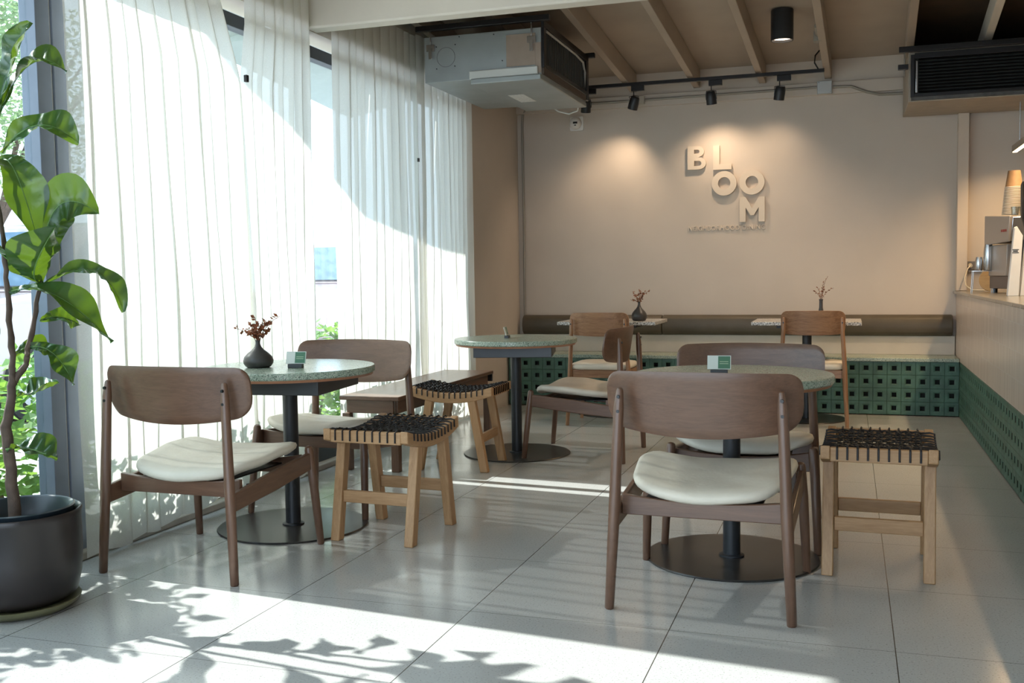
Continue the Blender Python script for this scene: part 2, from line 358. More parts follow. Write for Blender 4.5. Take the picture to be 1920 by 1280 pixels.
# ---------------------------------------------------------------- walnut lounge chair
def lounge_chair():
    t = thing('lounge_chair', '', 'chair')
    for sx in (-1, 1):
        MB().tube([(sx*.305, -.315, 0), (sx*.287, -.302, .36), (sx*.272, -.292, .70), (sx*.268, -.288, .765)], [.0165, .0205, .0175, .012], 16, tip=True).build('leg', walnut('z'), t)
        MB().tube([(sx*.312, .315, 0), (sx*.298, .285, .30), (sx*.288, .27, .435)], [.0155, .0195, .019], 16, tip=True).build('leg', walnut('z'), t)
        mb = MB(); pr = [(-.29, .275), (.0, .300), (.275, .333), (.275, .408), (.0, .382), (-.29, .345)]
        mb.prism(pr, sx*.281, sx*.303, 'x'); mb.build('side_rail', walnut('y'), t, bevel=.005)
    # curved front and rear rails
    for nm, y, z0, z1 in (('rear_rail', -.215, .312, .384), ('front_rail', .225, .325, .405)):
        def fn(u, v, y=y, z0=z0, z1=z1):
            x = -.279+.558*u; c = (2*u-1)**2; zt = z1-.018*(1-c) if nm == 'rear_rail' else z1-.025*(1-c)
            z = z0+(zt-z0)*v; return ((x, y-.011, z), (x, y+.011, z))
        MB().slab(fn, 16, 2).build(nm, walnut('x'), t, bevel=.003)
    # black webbing bracket and support board
    MB().box(-.20, .20, -.19, .20, .366, .372).build('seat_board', M_bolt, t)
    # backrest
    def fb(u, v):
        s = 2*u-1; s = math.copysign(1-(1-abs(s))**1.5, s) if True else s
        W = .332; x = W*s; r = .075; a = abs(x)
        zt = .822 - .006*(s*s); zb = .594+.034*abs(s)**2
        rt = .05; rb = .07
        if a > W-rt: zt -= rt-sqrt(max(0, rt*rt-(a-W+rt)**2))
        if a > W-rb: zb += rb-sqrt(max(0, rb*rb-(a-W+rb)**2))
        if zt < zb+.02: m = (zt+zb)/2; zt = m+.01; zb = m-.01
        z = zb+(zt-zb)*v
        y = -.262+.075*(abs(s)**2) - .16*(z-.60)
        e = min(v, 1-v)*(zt-zb); th = .0085*min(1, .45+e/.008) * min(1, .5+(1-abs(s))*14)
        return ((x, y+th, z), (x, y-th, z))
    MB().slab(fb, 44, 14).build('backrest', walnut('x'), t, ang=50)
    for sx in (-1, 1):
        for z in (.735, .685):
            x = sx*(.2705+(.735-z)*.03); y = -.291-.0185
            MB().tube([(x, y+.004, z), (x, y-.0015, z)], [.0065, .0055], 12).build('bolt', M_bolt, t)
    # cushion
    def outline(a, k):
        c, s_ = cos(a), sin(a); n = 3.6
        r = (abs(c)**n+abs(s_)**n)**(-1/n); y = s_*r; x = c*r
        wx = .283+.028*y; return x*wx*k, y*.268*k+.012
    mb = MB(); rings = [(.0, -1), (.6, -1), (.93, -.9), (.985, -.5), (1.0, 0), (.985, .5), (.93, .86), (.78, 1), (.4, 1.02), (0, 1.02)]
    n = 56; vs = []; rr = rings[1:-1]
    def pt(a, k, h):
        x, y = outline(a, k); zz = .407+.030*(x/.29)**2+.085*y-.02*(max(0, y-.17)/.1)**2+.006*sin(x*23+y*31)*.4
        return (x, y, zz+h*.0235)
    for k_, h in rr: vs += [pt(2*pi*j/n, k_, h) for j in range(n)]
    fs = [(i*n+j, i*n+(j+1) % n, (i+1)*n+(j+1) % n, (i+1)*n+j) for i in range(len(rr)-1) for j in range(n)]
    vs.append(pt(0, 0, -1)); vs.append(pt(0, 0, 1.02)); a, b = len(vs)-2, len(vs)-1
    fs += [(a, (j+1) % n, j) for j in range(n)]+[(b, (len(rr)-1)*n+j, (len(rr)-1)*n+(j+1) % n) for j in range(n)]
    mb.add(vs, fs); mb.build('seat_cushion', M_cream, t, ang=80)
    return t
G = 'wide walnut lounge chairs with cream seats'
ch = lounge_chair()
place(ch, (-.466, 3.69, 0), radians(-1.5), 'walnut lounge chair in the right foreground seen from behind, nearest of all the chairs', G)
place(copy_tree(ch), (-2.49, 3.575, 0), radians(-1), 'walnut lounge chair beside the fig tree, back to us, sun flecks at its feet', G)
place(copy_tree(ch), (-2.485, 4.63, 0), radians(180), 'walnut lounge chair facing us across the vase table by the curtains', G)
place(copy_tree(ch), (-.43, 4.57, 0), radians(181), 'walnut lounge chair facing us across the round table with the green card', G)
place(copy_tree(ch), (-1.607, 6.338, 0), radians(89), 'walnut lounge chair seen from its side, turned to the middle round table', G)

# ---------------------------------------------------------------- oak dining chair (rear tables)
def oak_chair():
    t = thing('dining_chair', '', 'chair')
    for sx in (-1, 1):
        MB().tube([(sx*.245, -.215, 0), (sx*.225, -.19, .44), (sx*.208, -.215, .70), (sx*.205, -.222, .815)], [.014, .017, .015, .011], 14, tip=True).build('leg', oak('z'), t)
        MB().tube([(sx*.24, .21, 0), (sx*.215, .19, .42)], [.013, .018], 14).build('leg', oak('z'), t)
        MB().prism([(-.185, .365), (.185, .37), (.185, .425), (-.185, .425)], sx*.205, sx*.225, 'x').build('side_rail', oak('y'), t, bevel=.003)
        for z in (.775,): MB().tube([(sx*.2065, -.232, z), (sx*.2065, -.240, z)], .0055, 10).build('bolt', M_bolt, t)
    MB().box(-.205, .205, -.185, -.165, .365, .425).build('rear_rail', oak('x'), t, bevel=.003)
    MB().box(-.205, .205, .165, .185, .365, .425).build('front_rail', oak('x'), t, bevel=.003)
    def fb(u, v):
        s = 2*u-1; s = math.copysign(1-(1-abs(s))**1.4, s); W = .228; x = W*s; a = abs(x); zt = .862-.004*s*s; zb = .680+.012*s*s; r = .045
        if a > W-r: q = r-sqrt(max(0, r*r-(a-W+r)**2)); zt -= q; zb += q
        z = zb+(zt-zb)*v; y = -.195+.045*s*s-.14*(z-.68); th = .009
        return ((x, y+th, z), (x, y-th, z))
    MB().slab(fb, 30, 10).build('backrest', oak('x'), t, ang=50, bevel=.002)
    mb = MB(); o = rrect(.46, .43, .09, 8)
    for i, (k_, z) in enumerate(()): pass
    n = len(o); vs = []
    for k_, z in ((.94, .428), (1, .44), (1, .458), (.95, .472), (.8, .478)): vs += [(x*k_, y*k_, z) for x, y in o]
    fs = [(i*n+j, i*n+(j+1) % n, (i+1)*n+(j+1) % n, (i+1)*n+j) for i in range(4) for j in range(n)]+[tuple(range(n-1, -1, -1)), tuple(4*n+j for j in range(n))]
    mb.add(vs, fs); mb.build('seat_cushion', M_cream, t, ang=80)
    return t
oc = oak_chair(); G = 'light oak dining chairs at the back wall tables'
place(oc, (-1.795, 7.70, 0), 0, 'oak dining chair at the left back wall table, beneath the vase', G)
place(copy_tree(oc), (-.252, 7.97, 0), 0, 'oak dining chair at the right back wall table, nearer the counter', G)

# ---------------------------------------------------------------- woven saddle stool
M_cord = plain('black_cord', (.012, .011, .013), .55, 0, .3)
def stool():
    t = thing('saddle_stool', '', 'stool')
    top = lambda y: .465+.037*(abs(y)/.25)**2
    for sx in (-1, 1):
        for sy in (-1, 1):
            def leg(u, v, sx=sx, sy=sy): return None
            mb = MB(); vs = []
            for z, yc in ((0, .205), (.43, .13)):
                for dx, dy in ((-.021, -.024), (.021, -.024), (.021, .024), (-.021, .024)): vs.append((sx*.180+dx, sy*yc+dy, z))
            mb.add(vs, [(3, 2, 1, 0), (4, 5, 6, 7)]+[(j, (j+1) % 4, 4+(j+1) % 4, 4+j) for j in range(4)]); mb.build('leg', stoolwood('z'), t, bevel=.004)
    for sx in (-1, 1):
        def fr(u, v, sx=sx):
            y = -.26+.52*u; z1 = top(y)-.002; z0 = z1-.052-.006*(1-(y/.26)**2); z = z0+(z1-z0)*v
            return ((sx*.205, y, z), (sx*.170, y, z))
        MB().slab(fr, 18, 2).build('side_rail', stoolwood('y'), t, bevel=.004)
    for sy in (-1, 1):
        MB().box(-.1695, .1695, sy*.245-.013, sy*.245+.013, .443, .496).build('end_rail', stoolwood('x'), t, bevel=.003)
        y = sy*(.205-.075*.19/.43); MB().box(-.1585, .1585, y-.011, y+.011, .165, .218).build('stretcher', stoolwood('x'), t, bevel=.003)
    mb = MB(); r = .0038
    nx = 9
    for i in range(nx):     # cords running front to back, doubled and crossing
        x = -.145+.29*i/(nx-1)
        for ph in (0, 1):
            pts = [(x, -.2615, .452), (x, -.2605, .494), (x, -.245, .502)]
            for q in range(1, 24):
                y = -.24+.48*q/24; s = (1 if (q//2+ph+i) % 2 else -1); pts.append((x+s*.010*(1 if q not in (1, 23) else 0), y, top(y)+.003+(.004 if (q+ph) % 2 else -.002)))
            pts += [(x, .245, .502), (x, .2605, .494), (x, .2615, .452)]
            mb.tube(pts, r, 6)
    ny = 13
    for j in range(ny):
        y = -.205+.41*j/(ny-1); zt = top(y)
        pts = [(-.2085, y, zt-.032), (-.2075, y, zt+.001), (-.19, y, zt+.005)]
        for q in range(1, 18):
            x = -.18+.36*q/18; pts.append((x, y+.006*(1 if (q+j) % 2 else -1), zt+.003+(-.002 if (q+j) % 2 else .005)))
        pts += [(.19, y, zt+.005), (.2075, y, zt+.001), (.2085, y, zt-.032)]
        mb.tube(pts, r, 6)
    mb.build('woven_cord', M_cord, t)
    return t
G = 'wooden saddle stools with woven black cord seats'
st = stool()
place(st, (-1.945, 4.16, 0), radians(-3), 'woven black cord saddle stool beside the vase table, nearer of the left two', G)
place(copy_tree(st), (-2.235, 5.75, 0), radians(92), 'woven black cord saddle stool before the low side bench, saddle curve towards us', G)
place(copy_tree(st), (.115, 4.20, 0), radians(-2), 'woven black cord saddle stool standing alone at the right, in front of the counter', G)

# ---------------------------------------------------------------- round tables
def round_table():
    t = thing('round_table', '', 'table')
    R = .395
    prof = [(0, .717), (R-.004, .717), (R, .722), (R, .743), (R-.004, .748), (0, .748)]
    MB().lathe([(1e-7, .717)]+prof[1:5]+[(1e-7, .748)], n=96).build('tabletop', M_terr, t, ang=30)
    MB().lathe([(1e-7, .705), (R-.012, .705), (R-.006, .7165), (1e-7, .7165)], n=96).build('plywood_layer', wood('ply', (.30, .13, .07), (.42, .2, .11), 'x'), t)
    MB().box(-.245, .245, -.245, .245, .640, .7045).build('apron', plain('apron_steel', (.05, .055, .062), .4, .2, .1), t, bevel=.003)
    MB().tube([(0, 0, .0085), (0, 0, .6395)], .0345, 32).build('pole', M_black, t)
    MB().lathe([(1e-7, 0), (.342, 0), (.345, .003), (.342, .008), (1e-7, .008)], n=96).build('base_plate', M_blackgloss, t, ang=30)
    MB().lathe([(.0355, .0082), (.05, .0082), (.05, .014), (.0355, .018)], n=32).build('collar', M_black, t)
    return t
G = 'round green terrazzo tables on black pedestals'
rt = round_table()
place(rt, (-.445, 4.14, 0), radians(8), 'round green terrazzo table at the right between two facing walnut chairs', G)
place(copy_tree(rt), (-2.46, 4.145, 0), radians(6), 'round green terrazzo table by the curtains carrying a dark vase', G)
place(copy_tree(rt), (-2.04, 6.24, 0), radians(13), 'round green terrazzo table in the middle distance, before the side bench', G)
# back wall tables
def wall_table():
    t = thing('rectangular_table', '', 'table')
    MB().box(-.40, .40, -.285, .285, .742, .77).build('tabletop', M_terg, t, bevel=.004)
    MB().box(-.22, .22, -.16, .16, .715, .7415).build('apron', M_black, t, bevel=.002)
    MB().tube([(0, 0, .0085), (0, 0, .7145)], .035, 28).build('pole', M_black, t)
    MB().lathe([(1e-7, 0), (.297, 0), (.3, .003), (.297, .008), (1e-7, .008)], n=72).build('base_plate', M_blackgloss, t, ang=30)
    return t
G = 'small rectangular speckled tables along the back wall'
wt = wall_table()
place(wt, (-1.845, 8.235, 0), 0, 'speckled grey rectangular table at the back wall on the left, round vase on it', G)
place(copy_tree(wt), (-.31, 8.235, 0), 0, 'speckled grey rectangular table at the back wall on the right, slim vase on it', G)

# ---------------------------------------------------------------- side bench under the curtains
sb = thing('side_bench', 'long low dark walnut bench running along the curtains', 'bench', (-2.66, 5.42, 0))
MB().box(-.225, .163, 0, 1.68, .425, .45).build('seat', walnut('y'), sb, bevel=.004)
for x in (-.19, .125): MB().box(x-.011, x+.011, .05, 1.63, .345, .4245).build('apron', walnut('y'), sb, bevel=.002)
for y in (.04, 1.64): MB().box(-.179, .114, y-.011, y+.011, .345, .4245).build('end_apron', walnut('x'), sb, bevel=.002)
for x in (-.19, .125):
    for y in (.04, 1.64): MB().box(x-.024, x+.024, y-.024, y+.024, 0, .344).build('leg', walnut('z'), sb, bevel=.003)
MB().box(.07, .15, 1.681, 1.70, .37, .445).build('end_bracket', M_black, sb, bevel=.002)

# ---------------------------------------------------------------- vases and dried flowers
M_vase = plain('charcoal_glaze', (.045, .042, .042), .38, 0, .2, .15, 20)
def vase(loc, prof, label, name='bud_vase'):
    o = MB().lathe(prof, n=48).build(name, M_vase, loc=loc, ang=70); tag(o, label, 'vase', 'charcoal vases on tables'); return o
P1 = [(r*.86, z*.76) for r, z in [(1e-7, 0), (.055, 0), (.066, .006), (.077, .025), (.0795, .042), (.073, .064), (.055, .086), (.032, .106), (.018, .124), (.0125, .142), (.0125, .155), (.015, .164), (.0115, .164), (.0095, .15), (1e-7, .14)]]
vase((-2.565, 4.055, .7482), P1, 'squat charcoal onion shaped vase on the round table by the curtains')
P2 = [(r*.92, z*1.22) for r, z in P1]
vase((-1.605, 8.12, .7702), P2, 'squat charcoal onion shaped vase on the left back wall table')
P3 = [(1e-7, 0), (.03, 0), (.034, .01), (.032, .04), (.02, .07), (.014, .10), (.013, .15), (.016, .165), (.012, .165), (.01, .15), (1e-7, .12)]
vase((-.205, 8.16, .7702), P3, 'slim charcoal bottle vase on the right back wall table')
def sprig(name, loc, specs, col, leaf, label, seed, nleaf):
    rnd = random.Random(seed); t = thing(name, label, 'dried flowers', loc)
    ms = plain(name+'_stem', [c*.45 for c in col], .7); ml = plain(name+'_leaf', col, .6, 0, .5, 0, 60)
    for k_, (tx, tz, ty) in enumerate(specs):
        p0 = Vector((0, 0, -.03)); p3 = Vector((tx, ty, tz)); p1 = Vector((0, 0, .02)); p2 = Vector((tx*.45, ty*.4, tz*.8))
        B = lambda q: p0*(1-q)**3+p1*3*q*(1-q)**2+p2*3*q*q*(1-q)+p3*q**3
        MB().tube([B(i/8) for i in range(9)], [.0016-.0006*i/8 for i in range(9)], 5).build('stem', ms, t)
        mb = MB()
        for i in range(nleaf):
            q = .35+.65*i/nleaf+rnd.uniform(-.03, .03); q = min(q, 1); c = B(q)
            d = Vector((rnd.uniform(-1, 1), rnd.uniform(-1, 1), rnd.uniform(-.5, 1))).normalized(); s_ = d.cross(Vector((rnd.uniform(-1, 1), rnd.uniform(-1, 1), rnd.uniform(-1, 1)))).normalized()
            L = leaf*rnd.uniform(.6, 1.2); W = L*.33; nn = d.cross(s_)*L*.12
            mb.add([c, c+d*L*.5+s_*W, c+d*L, c+d*L*.5-s_*W, c+d*L*.5+nn], [(0, 1, 4), (1, 2, 4), (2, 3, 4), (3, 0, 4)])
        mb.build('leaf_cluster', ml, t, smooth=False)
    return t
sprig('dried_sprigs', (-2.565, 4.055, .865), [(-.13, .06, .02), (-.05, .075, .02), (-.01, .11, 0), (.03, .10, .03), (.06, .08, -.02), (.105, .115, .02), (-.03, .06, -.03), (.02, .07, -.02), (.05, .05, .03)],
      (.26, .085, .035), .027, 'rust coloured dried leaf sprigs in the vase by the curtains', 3, 15)
sprig('dried_sprigs', (-1.605, 8.12, .915), [(-.06, .09, .02), (.0, .10, 0), (.05, .09, .02), (.09, .10, 0), (-.07, .02, .02), (-.03, .06, -.02), (.03, .05, .02)],
      (.22, .085, .03), .022, 'orange brown dried sprigs in the vase on the left back wall table', 5, 10)
sprig('dried_sprigs', (-.205, 8.16, .93), [(.05, .18, 0), (.02, .14, .02), (-.03, .10, 0), (.09, .09, .01), (-.06, .07, -.01), (.03, .08, 0)],
      (.12, .05, .03), .014, 'tall dark dried sprigs in the slim vase on the right back wall table', 8, 14)
# ---------------------------------------------------------------- table cards
def card(loc, rot, label):
    t = thing('table_card', label, 'card stand', loc, rot, 'small green card stands on the round tables')
    MB().box(-.034, .034, -.014, .014, 0, .018).build('card_block', plain('block_dark', (.04, .045, .05), .4), t, bevel=.002)
    M = Matrix.Translation((0, 0, .0185)) @ Matrix.Rotation(radians(-16), 4, 'X')
    c = MB(); c.box(-.046, .046, -.002, .002, .0, .056, M).build('card', [plain('card_white', (.62, .66, .62), .35)], t)
    g = MB(); g.box(-.004, .043, -.0028, -.0021, .003, .053, M).build('green_print', plain('card_green', (.05, .16, .09), .35), t)
    h = MB()
    for k_ in range(2): h.box(.002, .036, -.0034, -.0029, .030-.008*k_, .032-.008*k_, M)
    h.build('print_lines', plain('card_line', (.5, .6, .4), .4), t)
    return t
card((-.49, 4.10, .7482), radians(4), 'green and white card in a small block on the right foreground round table')
card((-2.375, 4.06, .7482), radians(10), 'green and white card in a small block beside the charcoal vase')
card((-2.09, 6.22, .7482), radians(99), 'small card in a block on the middle round table, seen almost edge on')

# ---------------------------------------------------------------- curtains
def curtain(label, ya, yb, zlo, pleats, seed, amp=.028, ztop=2.86, xc=-2.965):
    """ya(z), yb(z): edges; zlo(u) hem height"""
    rnd = random.Random(seed); ph = [rnd.uniform(0, 6.28) for _ in range(6)]
    wd = [rnd.uniform(.75, 1.25) for _ in range(pleats)]; S = sum(wd); ed = [0]
    for q in wd: ed.append(ed[-1]+q/S)
    def fn(u, v):
        z0 = zlo(u); z = ztop-(ztop-z0)*v; a, b = ya(z), yb(z)
        i = min(pleats-1, int(u*pleats)); p = u*pleats-i; w_ = ed[i+1]-ed[i]
        k_ = .85*(1+.22*sin(z*.8+i*1.7+ph[0]))*(1-.25*v)
        if p < .62: q = p/.62; yo = q*1.04; xo = .45*sin(pi*q)
        else: q = (p-.62)/.38; yo = 1.04-.16*k_*sin(pi*q)**1.5-.04*q; xo = -.9*sin(pi*q)+.2*sin(2*pi*q)
        y = a+(b-a)*(ed[i]+w_*yo) + .006*sin(z*1.7+i*2.1+ph[2])*(0 if i == 0 or i == pleats-1 else 1)
        x = xc+amp*k_*xo + .012*sin(u*6+z*2+ph[5])*v + .004*sin(z*7+u*25)*v
        return (x, y, z)
    o = MB().grid(fn, pleats*26, 50).build('curtain', M_cloth, ang=180)
    tag(o, label, 'curtain', 'sheer white linen curtains along the windows'); return o
lerp = lambda a, b, t: a+(b-a)*max(0, min(1, t))
def c1b(z): return 4.60 if z < 1.0 else (lerp(4.66, 4.60, (z-1)/1.17) if z < 2.17 else lerp(4.60, 4.50, (z-2.17)/.5))
c1b = lambda z: 4.66 if z < 1.0 else (lerp(4.66, 4.592, (z-1)/1.17) if z < 2.17 else lerp(4.592, 4.40, (z-2.17)/.45))
c2a = lambda z: 4.62 if z < 1.0 else (lerp(4.62, 4.594, (z-1)/1.17) if z < 2.17 else lerp(4.594, 4.655, (z-2.17)/.3))
curtain('sheer white curtain nearest the fig tree, clipped at its far edge', lambda z: 3.362+.006*sin(z*2), c1b, lambda u: .018+.10*max(0, u-.25)+.012*sin(u*30), 10, 1)
curtain('sheer white curtain between the clip and the bare gap, behind the vase table', c2a, lambda z: 5.31+.01*sin(z*3), lambda u: .012+.02*u, 7, 2)
curtain('sheer white curtain behind the side bench, starting at the bare gap', lambda z: 5.56+.012*z, lambda z: 6.87, lambda u: .012, 11, 3)
curtain('sheer white curtain nearest the solid back corner wall', lambda z: 6.765, lambda z: 7.745, lambda u: .012, 9, 4, xc=-2.925)
for (y, z, L) in ((4.592, 2.17, 'small black clip joining the two curtains nearest the fig tree'), (6.775, 1.98, 'tiny black clip joining the two curtains behind the side bench')):
    s_ = .6 if y < 5 else .45
    o = MB().box(-.016*s_, .016*s_, -.018*s_, .018*s_, -.03*s_, .03*s_).build('curtain_clip', M_bolt, loc=(-2.925, y, z), bevel=.003); tag(o, L, 'clip')

# ---------------------------------------------------------------- air conditioning units
M_ac_tan = plain('tan_insulation', (.33, .26, .21), .8, 0, .08, .3)
ac = thing('ceiling_air_conditioner', 'galvanised ducted air conditioner hung beside the curtains, open grille to the right', 'air conditioner', (0, 0, 0))
MB().box(-2.81, -1.965, 6.65, 7.86, 2.489, 2.80).build('casing', M_galv, ac, bevel=.004)
tray = MB().box(-2.46, -1.962, 6.615, 7.87, 2.452, 2.4885).build('drain_tray', M_galv, ac, bevel=.006)
MB().box(-2.475, -1.985, 6.628, 6.6485, 2.489, 2.545).build('tray_lip', plain('pale_steel', (.62, .63, .6), .4, .2), ac, bevel=.006)
MB().box(-2.21, -2.005, 6.643, 6.6495, 2.555, 2.765).build('insulation_patch', M_ac_tan, ac)
MB().box(-2.004, -1.966, 6.642, 6.6495, 2.50, 2.70).build('insulation_strip', M_ac_tan, ac)
mb = MB(); pts = [(-2.65+.066*cos(2*pi*i/40), 6.648, 2.655+.066*sin(2*pi*i/40)) for i in range(41)]
mb.tube(pts, .0018, 6).build('knockout_ring', plain('dull_steel', (.25, .26, .26), .5, .4), ac)
for (x, z) in ((-2.72, 2.73), (-2.58, 2.735), (-2.72, 2.58), (-2.585, 2.59), (-2.55, 2.785), (-2.3, 2.78), (-2.24, 2.60)):
    MB().tube([(x, 6.6495, z), (x, 6.645, z)], .004, 8).build('screw', M_bolt, ac)
# grille side, facing +x
gr = MB(); gr.box(-1.9645, -1.945, 6.65, 7.88, 2.80, 2.845); gr.box(-1.9645, -1.945, 6.65, 6.70, 2.535, 2.80); gr.box(-1.9645, -1.945, 7.81, 7.88, 2.5, 2.80); gr.box(-1.9645, -1.945, 6.70, 7.81, 2.535, 2.565)
g = gr.build('grille_frame', M_bolt, ac, bevel=.003)
MB().box(-1.9645, -1.95, 6.66, 7.81, 2.495, 2.534).build('brown_strip', plain('brown_foam', (.10, .075, .06), .8), ac)
gl = MB(); gl.box(-1.9645, -1.958, 6.7, 7.81, 2.565, 2.80); gl.build('filter_mesh', plain('filter_dark', (.02, .022, .024), .35, 0, .3), ac)
mb = MB()
for i in range(1, 22): y = 6.70+1.11*i/22; mb.box(-1.957, -1.953, y-.002, y+.002, 2.566, 2.799)
mb.build('grille_slats', plain('slat_grey', (.07, .075, .08), .4), ac)
mb = MB().tube([(-1.95, 6.72, 2.785), (-1.95, 7.5, 2.785), (-1.95, 7.72, 2.77), (-1.95, 7.78, 2.70), (-1.95, 7.78, 2.585)], .008, 8); mb.build('seal_strip', plain('seal_white', (.5, .5, .48), .5), ac)
for (x, y) in ((-2.76, 6.66), (-2.03, 6.66)):
    b = MB(); b.box(x-.03, x+.03, y-.025, y-.0105, 2.70, 2.745); b.box(x-.012, x+.012, y-.03, y-.0255, 2.645, 2.72); b.tube([(x, y-.02, 2.745), (x, y-.02, 2.835)], .005, 8)
    b.build('hanger', M_steel, ac, bevel=.001)
for y in (6.63, 7.9): MB().box(-2.86, -1.90, y-.02, y+.02, 2.835, 2.872).build('hanging_rail', M_bolt, ac, bevel=.003)
MB().box(-2.36, -2.24, 7.12, 7.44, 2.4505, 2.4518).build('rating_label', plain('paper_label', (.62, .62, .6), .5, 0, .15, 0, 60), ac)
MB().tube([(-2.24, 7.86, 2.47), (-2.20, 7.9, 2.44), (-2.12, 7.93, 2.42), (-2.05, 7.93, 2.44), (-2.03, 7.885, 2.48)], .006, 8).build('drain_hose', plain('hose_white', (.65, .64, .6), .5), ac)

ac2 = thing('ceiling_air_conditioner', 'dark louvred air conditioner hung over the counter corner', 'air conditioner')
MB().box(.40, 1.9, 8.12, 8.90, 2.375, 2.74).build('casing', plain('duct_beige', (.36, .31, .25), .6, 0, .08, .2), ac2, bevel=.004)
MB().box(.42, 1.9, 8.09, 8.1195, 2.382, 2.405).build('grey_strip', plain('felt_grey', (.10, .10, .10), .9, 0, .3, .4, 20), ac2)
mb = MB(); mb.box(.415, .44, 8.085, 8.1195, 2.406, 2.71); mb.box(.44, 1.9, 8.085, 8.1195, 2.68, 2.72); mb.box(.44, 1.9, 8.085, 8.1195, 2.406, 2.43)
mb.build('louvre_frame', M_bolt, ac2, bevel=.002); MB().box(.44, 1.9, 8.1175, 8.1197, 2.43, 2.68).build('louvre_gap_shade', M_hole, ac2)  # added dark sheet stands in for the shade between the blades
mb = MB()
for i in range(11):
    z = 2.435+.023*i; mb.add([(.47, 8.088, z), (1.9, 8.09, z), (1.9, 8.114, z+.016), (.47, 8.114, z+.016), (.47, 8.092, z-.002), (1.9, 8.092, z-.002), (1.9, 8.116, z+.014), (.47, 8.116, z+.014)], [(0, 1, 2, 3), (7, 6, 5, 4), (0, 4, 5, 1), (1, 5, 6, 2), (2, 6, 7, 3), (3, 7, 4, 0)])
mb.build('louvre_blades', plain('blade_black', (.006, .006, .007), .6), ac2, smooth=False)
MB().box(.447, .462, 8.084, 8.092, 2.435, 2.665).build('louvre_clip', M_steel, ac2, bevel=.003)
MB().box(.33, 1.9, 8.03, 8.07, 2.722, 2.762).build('hanging_rail', M_bolt, ac2, bevel=.003)
MB().tube([(.37, 8.05, 2.722), (.37, 8.05, 2.55)], .005, 8).build('hanging_rod', M_steel, ac2)
MB().box(.325, .395, 8.03, 8.075, 2.60, 2.635).build('hanger', M_bolt, ac2, bevel=.002)

# ---------------------------------------------------------------- conduit, boxes
M_cond = plain('grey_conduit', (.30, .28, .24), .5, .3, .05)
mb = MB(); mb.tube([(-2.83, 8.935, .48), (-2.825, 8.935, 1.6), (-2.83, 8.935, 2.52), (-2.82, 8.93, 2.60), (-2.79, 8.915, 2.635), (-2.73, 8.90, 2.65), (-1.76, 8.90, 2.652)], .0105, 12)
tag(mb.build('conduit', M_cond), 'grey conduit rising in the back left corner and bending along the wall top', 'conduit')
tag(MB().tube([(-1.70, 8.90, 2.652), (-.9, 8.90, 2.656), (-.27, 8.90, 2.66)], .0105, 12).build('conduit', M_cond), 'straight grey conduit between the two wall junction boxes', 'conduit')
tag(MB().tube([(-.14, 8.90, 2.655), (0, 8.90, 2.65), (.12, 8.91, 2.60), (.22, 8.93, 2.575), (.40, 8.93, 2.572)], .0115, 12).build('conduit', M_cond), 'bent grey conduit from the square box to the dark air conditioner', 'conduit')
jb = thing('junction_box', 'square pale grey junction box at the end of the track light', 'junction box', (-.205, 8.905, 2.655))
MB().box(-.058, .058, -.02, .02, -.052, .052).build('box_lid', plain('box_grey', (.42, .43, .42), .4, .3), jb, bevel=.003)
for sx in (-1, 1): MB().tube([(sx*.045, -.0215, -sx*.04), (sx*.045, -.026, -sx*.04)], .004, 8).build('screw', M_steel, jb)
jb2 = MB().box(-.03, .03, -.015, .015, -.035, .035).build('junction_box', plain('box_beige', (.5, .46, .4), .5), loc=(-1.73, 8.895, 2.652), bevel=.004); tag(jb2, 'small beige junction box behind the second spotlight', 'junction box')
cab = MB().tube([(-.24, 8.6, 2.74), (-.275, 8.58, 2.80), (-.27, 8.6, 2.86), (-.24, 8.62, 2.9)], .006, 8).build('cable', M_bolt); tag(cab, 'black power cable dropping to the right end of the lighting track', 'cable')
cj = MB().tube([(-.235, 7.7, 2.89), (-.235, 8.12, 2.865)], .016, 10); cj.box(-.262, -.208, 7.92, 8.0, 2.83, 2.9)
tag(cj.build('ceiling_conduit', M_cond), 'grey ceiling conduit with a small box along the rafter above the cylinder light', 'conduit')

